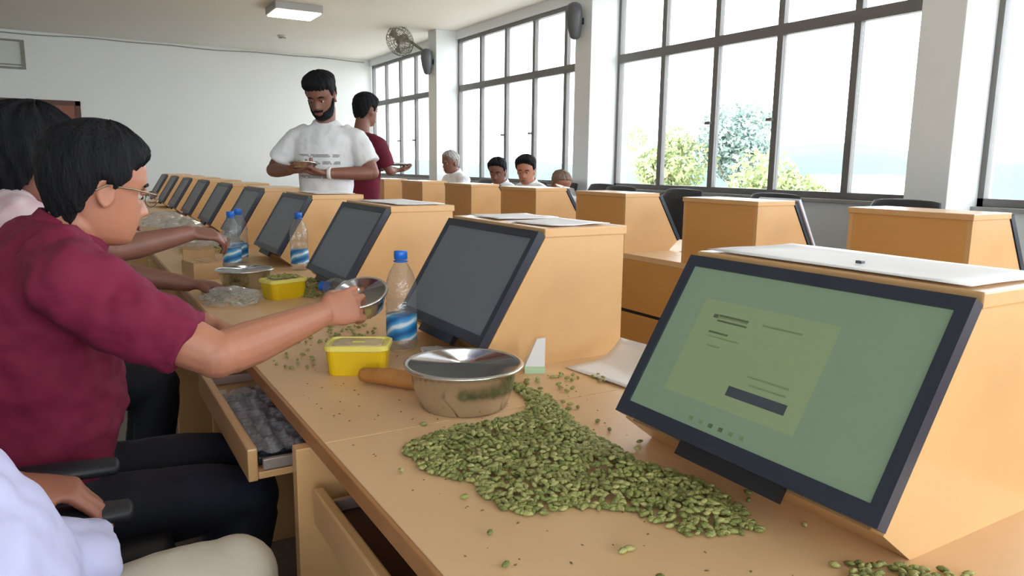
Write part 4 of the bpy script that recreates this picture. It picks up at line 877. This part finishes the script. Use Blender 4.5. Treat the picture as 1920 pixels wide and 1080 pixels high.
def stuff(name, L, label, parent=None):
    V = []; F = []; MI = []
    for p, yw, pt, k, c in L:
        R = rot(yw, pt); n = len(V); V += [tuple(p + R @ v) for v in PM[k][0]]; F += [tuple(q + n for q in f) for f in PM[k][1]]; MI += [c] * len(PM[k][1])
    o = mk(name, V, F, POD, None, True, False); o.data.polygons.foreach_set('material_index', MI); o['kind'] = 'stuff'; tag(o, label, 'cardamom pods'); return o
stuff('cardamom_heap', [pods[i] for i in order[300:]], 'heap of green cardamom pods spilled in front of the lit monitor')
far = []
def blob(cx, cy, rx, ry, n, h, z=DT):
    for _ in range(n):
        a, q = rs.uniform(0, 2 * pi), math.sqrt(rs.rand()); far.append((np.array([cx + rx * q * math.cos(a), cy + ry * q * math.sin(a), z + .0045 + h * (1 - q) * rs.rand()]), rs.uniform(0, 6.3), rs.uniform(-.3, .3), rs.randint(6), rs.randint(2)))
blob(.80, 2.95, .12, .28, 420, .03); blob(.655, 2.78, .055, .04, 90, .012, DT + .075); blob(.48, 2.9, .1, .2, 160, .01); blob(.62, 2.15, .16, .18, 90, .0); blob(.86, 1.62, .06, .14, 70, .0); blob(.62, 4.45, .14, .2, 240, .03); blob(.5, 1.85, .1, .1, 16, 0); blob(.95, 1.36, .12, .07, 26, 0)
stuff('cardamom_scatter', far, 'loose yellow-green cardamom pods scattered along the near desk beyond the bowls')
# dry husk crumbs
V = []; F = []
for _ in range(420):
    x, y = rs.uniform(.40, 1.2), rs.uniform(.5, 2.3)
    if .84 < x and not (1.02 < y < 1.5): continue
    s = rs.uniform(.0012, .0035); a = rs.uniform(0, 6.3); n = len(V)
    for dx, dy, dz in ((-1, 0, 0), (0, .6, 0), (1.3, 0, 0), (0, -.6, 0), (0, 0, 1)): V.append((x + s * (dx * math.cos(a) - dy * math.sin(a)), y + s * (dx * math.sin(a) + dy * math.cos(a)), DT + .0003 + s * dz * .5))
    F += [(n, n + 1, n + 4), (n + 1, n + 2, n + 4), (n + 2, n + 3, n + 4), (n + 3, n, n + 4), (n, n + 3, n + 2, n + 1)]
o = mk('husk_crumbs', V, F, mat('husk_brown', (112, 92, 48), .8, var=.3, scale=80), None, False, False); o['kind'] = 'stuff'; tag(o, 'brown husk crumbs strewn over the near desk', 'crumbs')
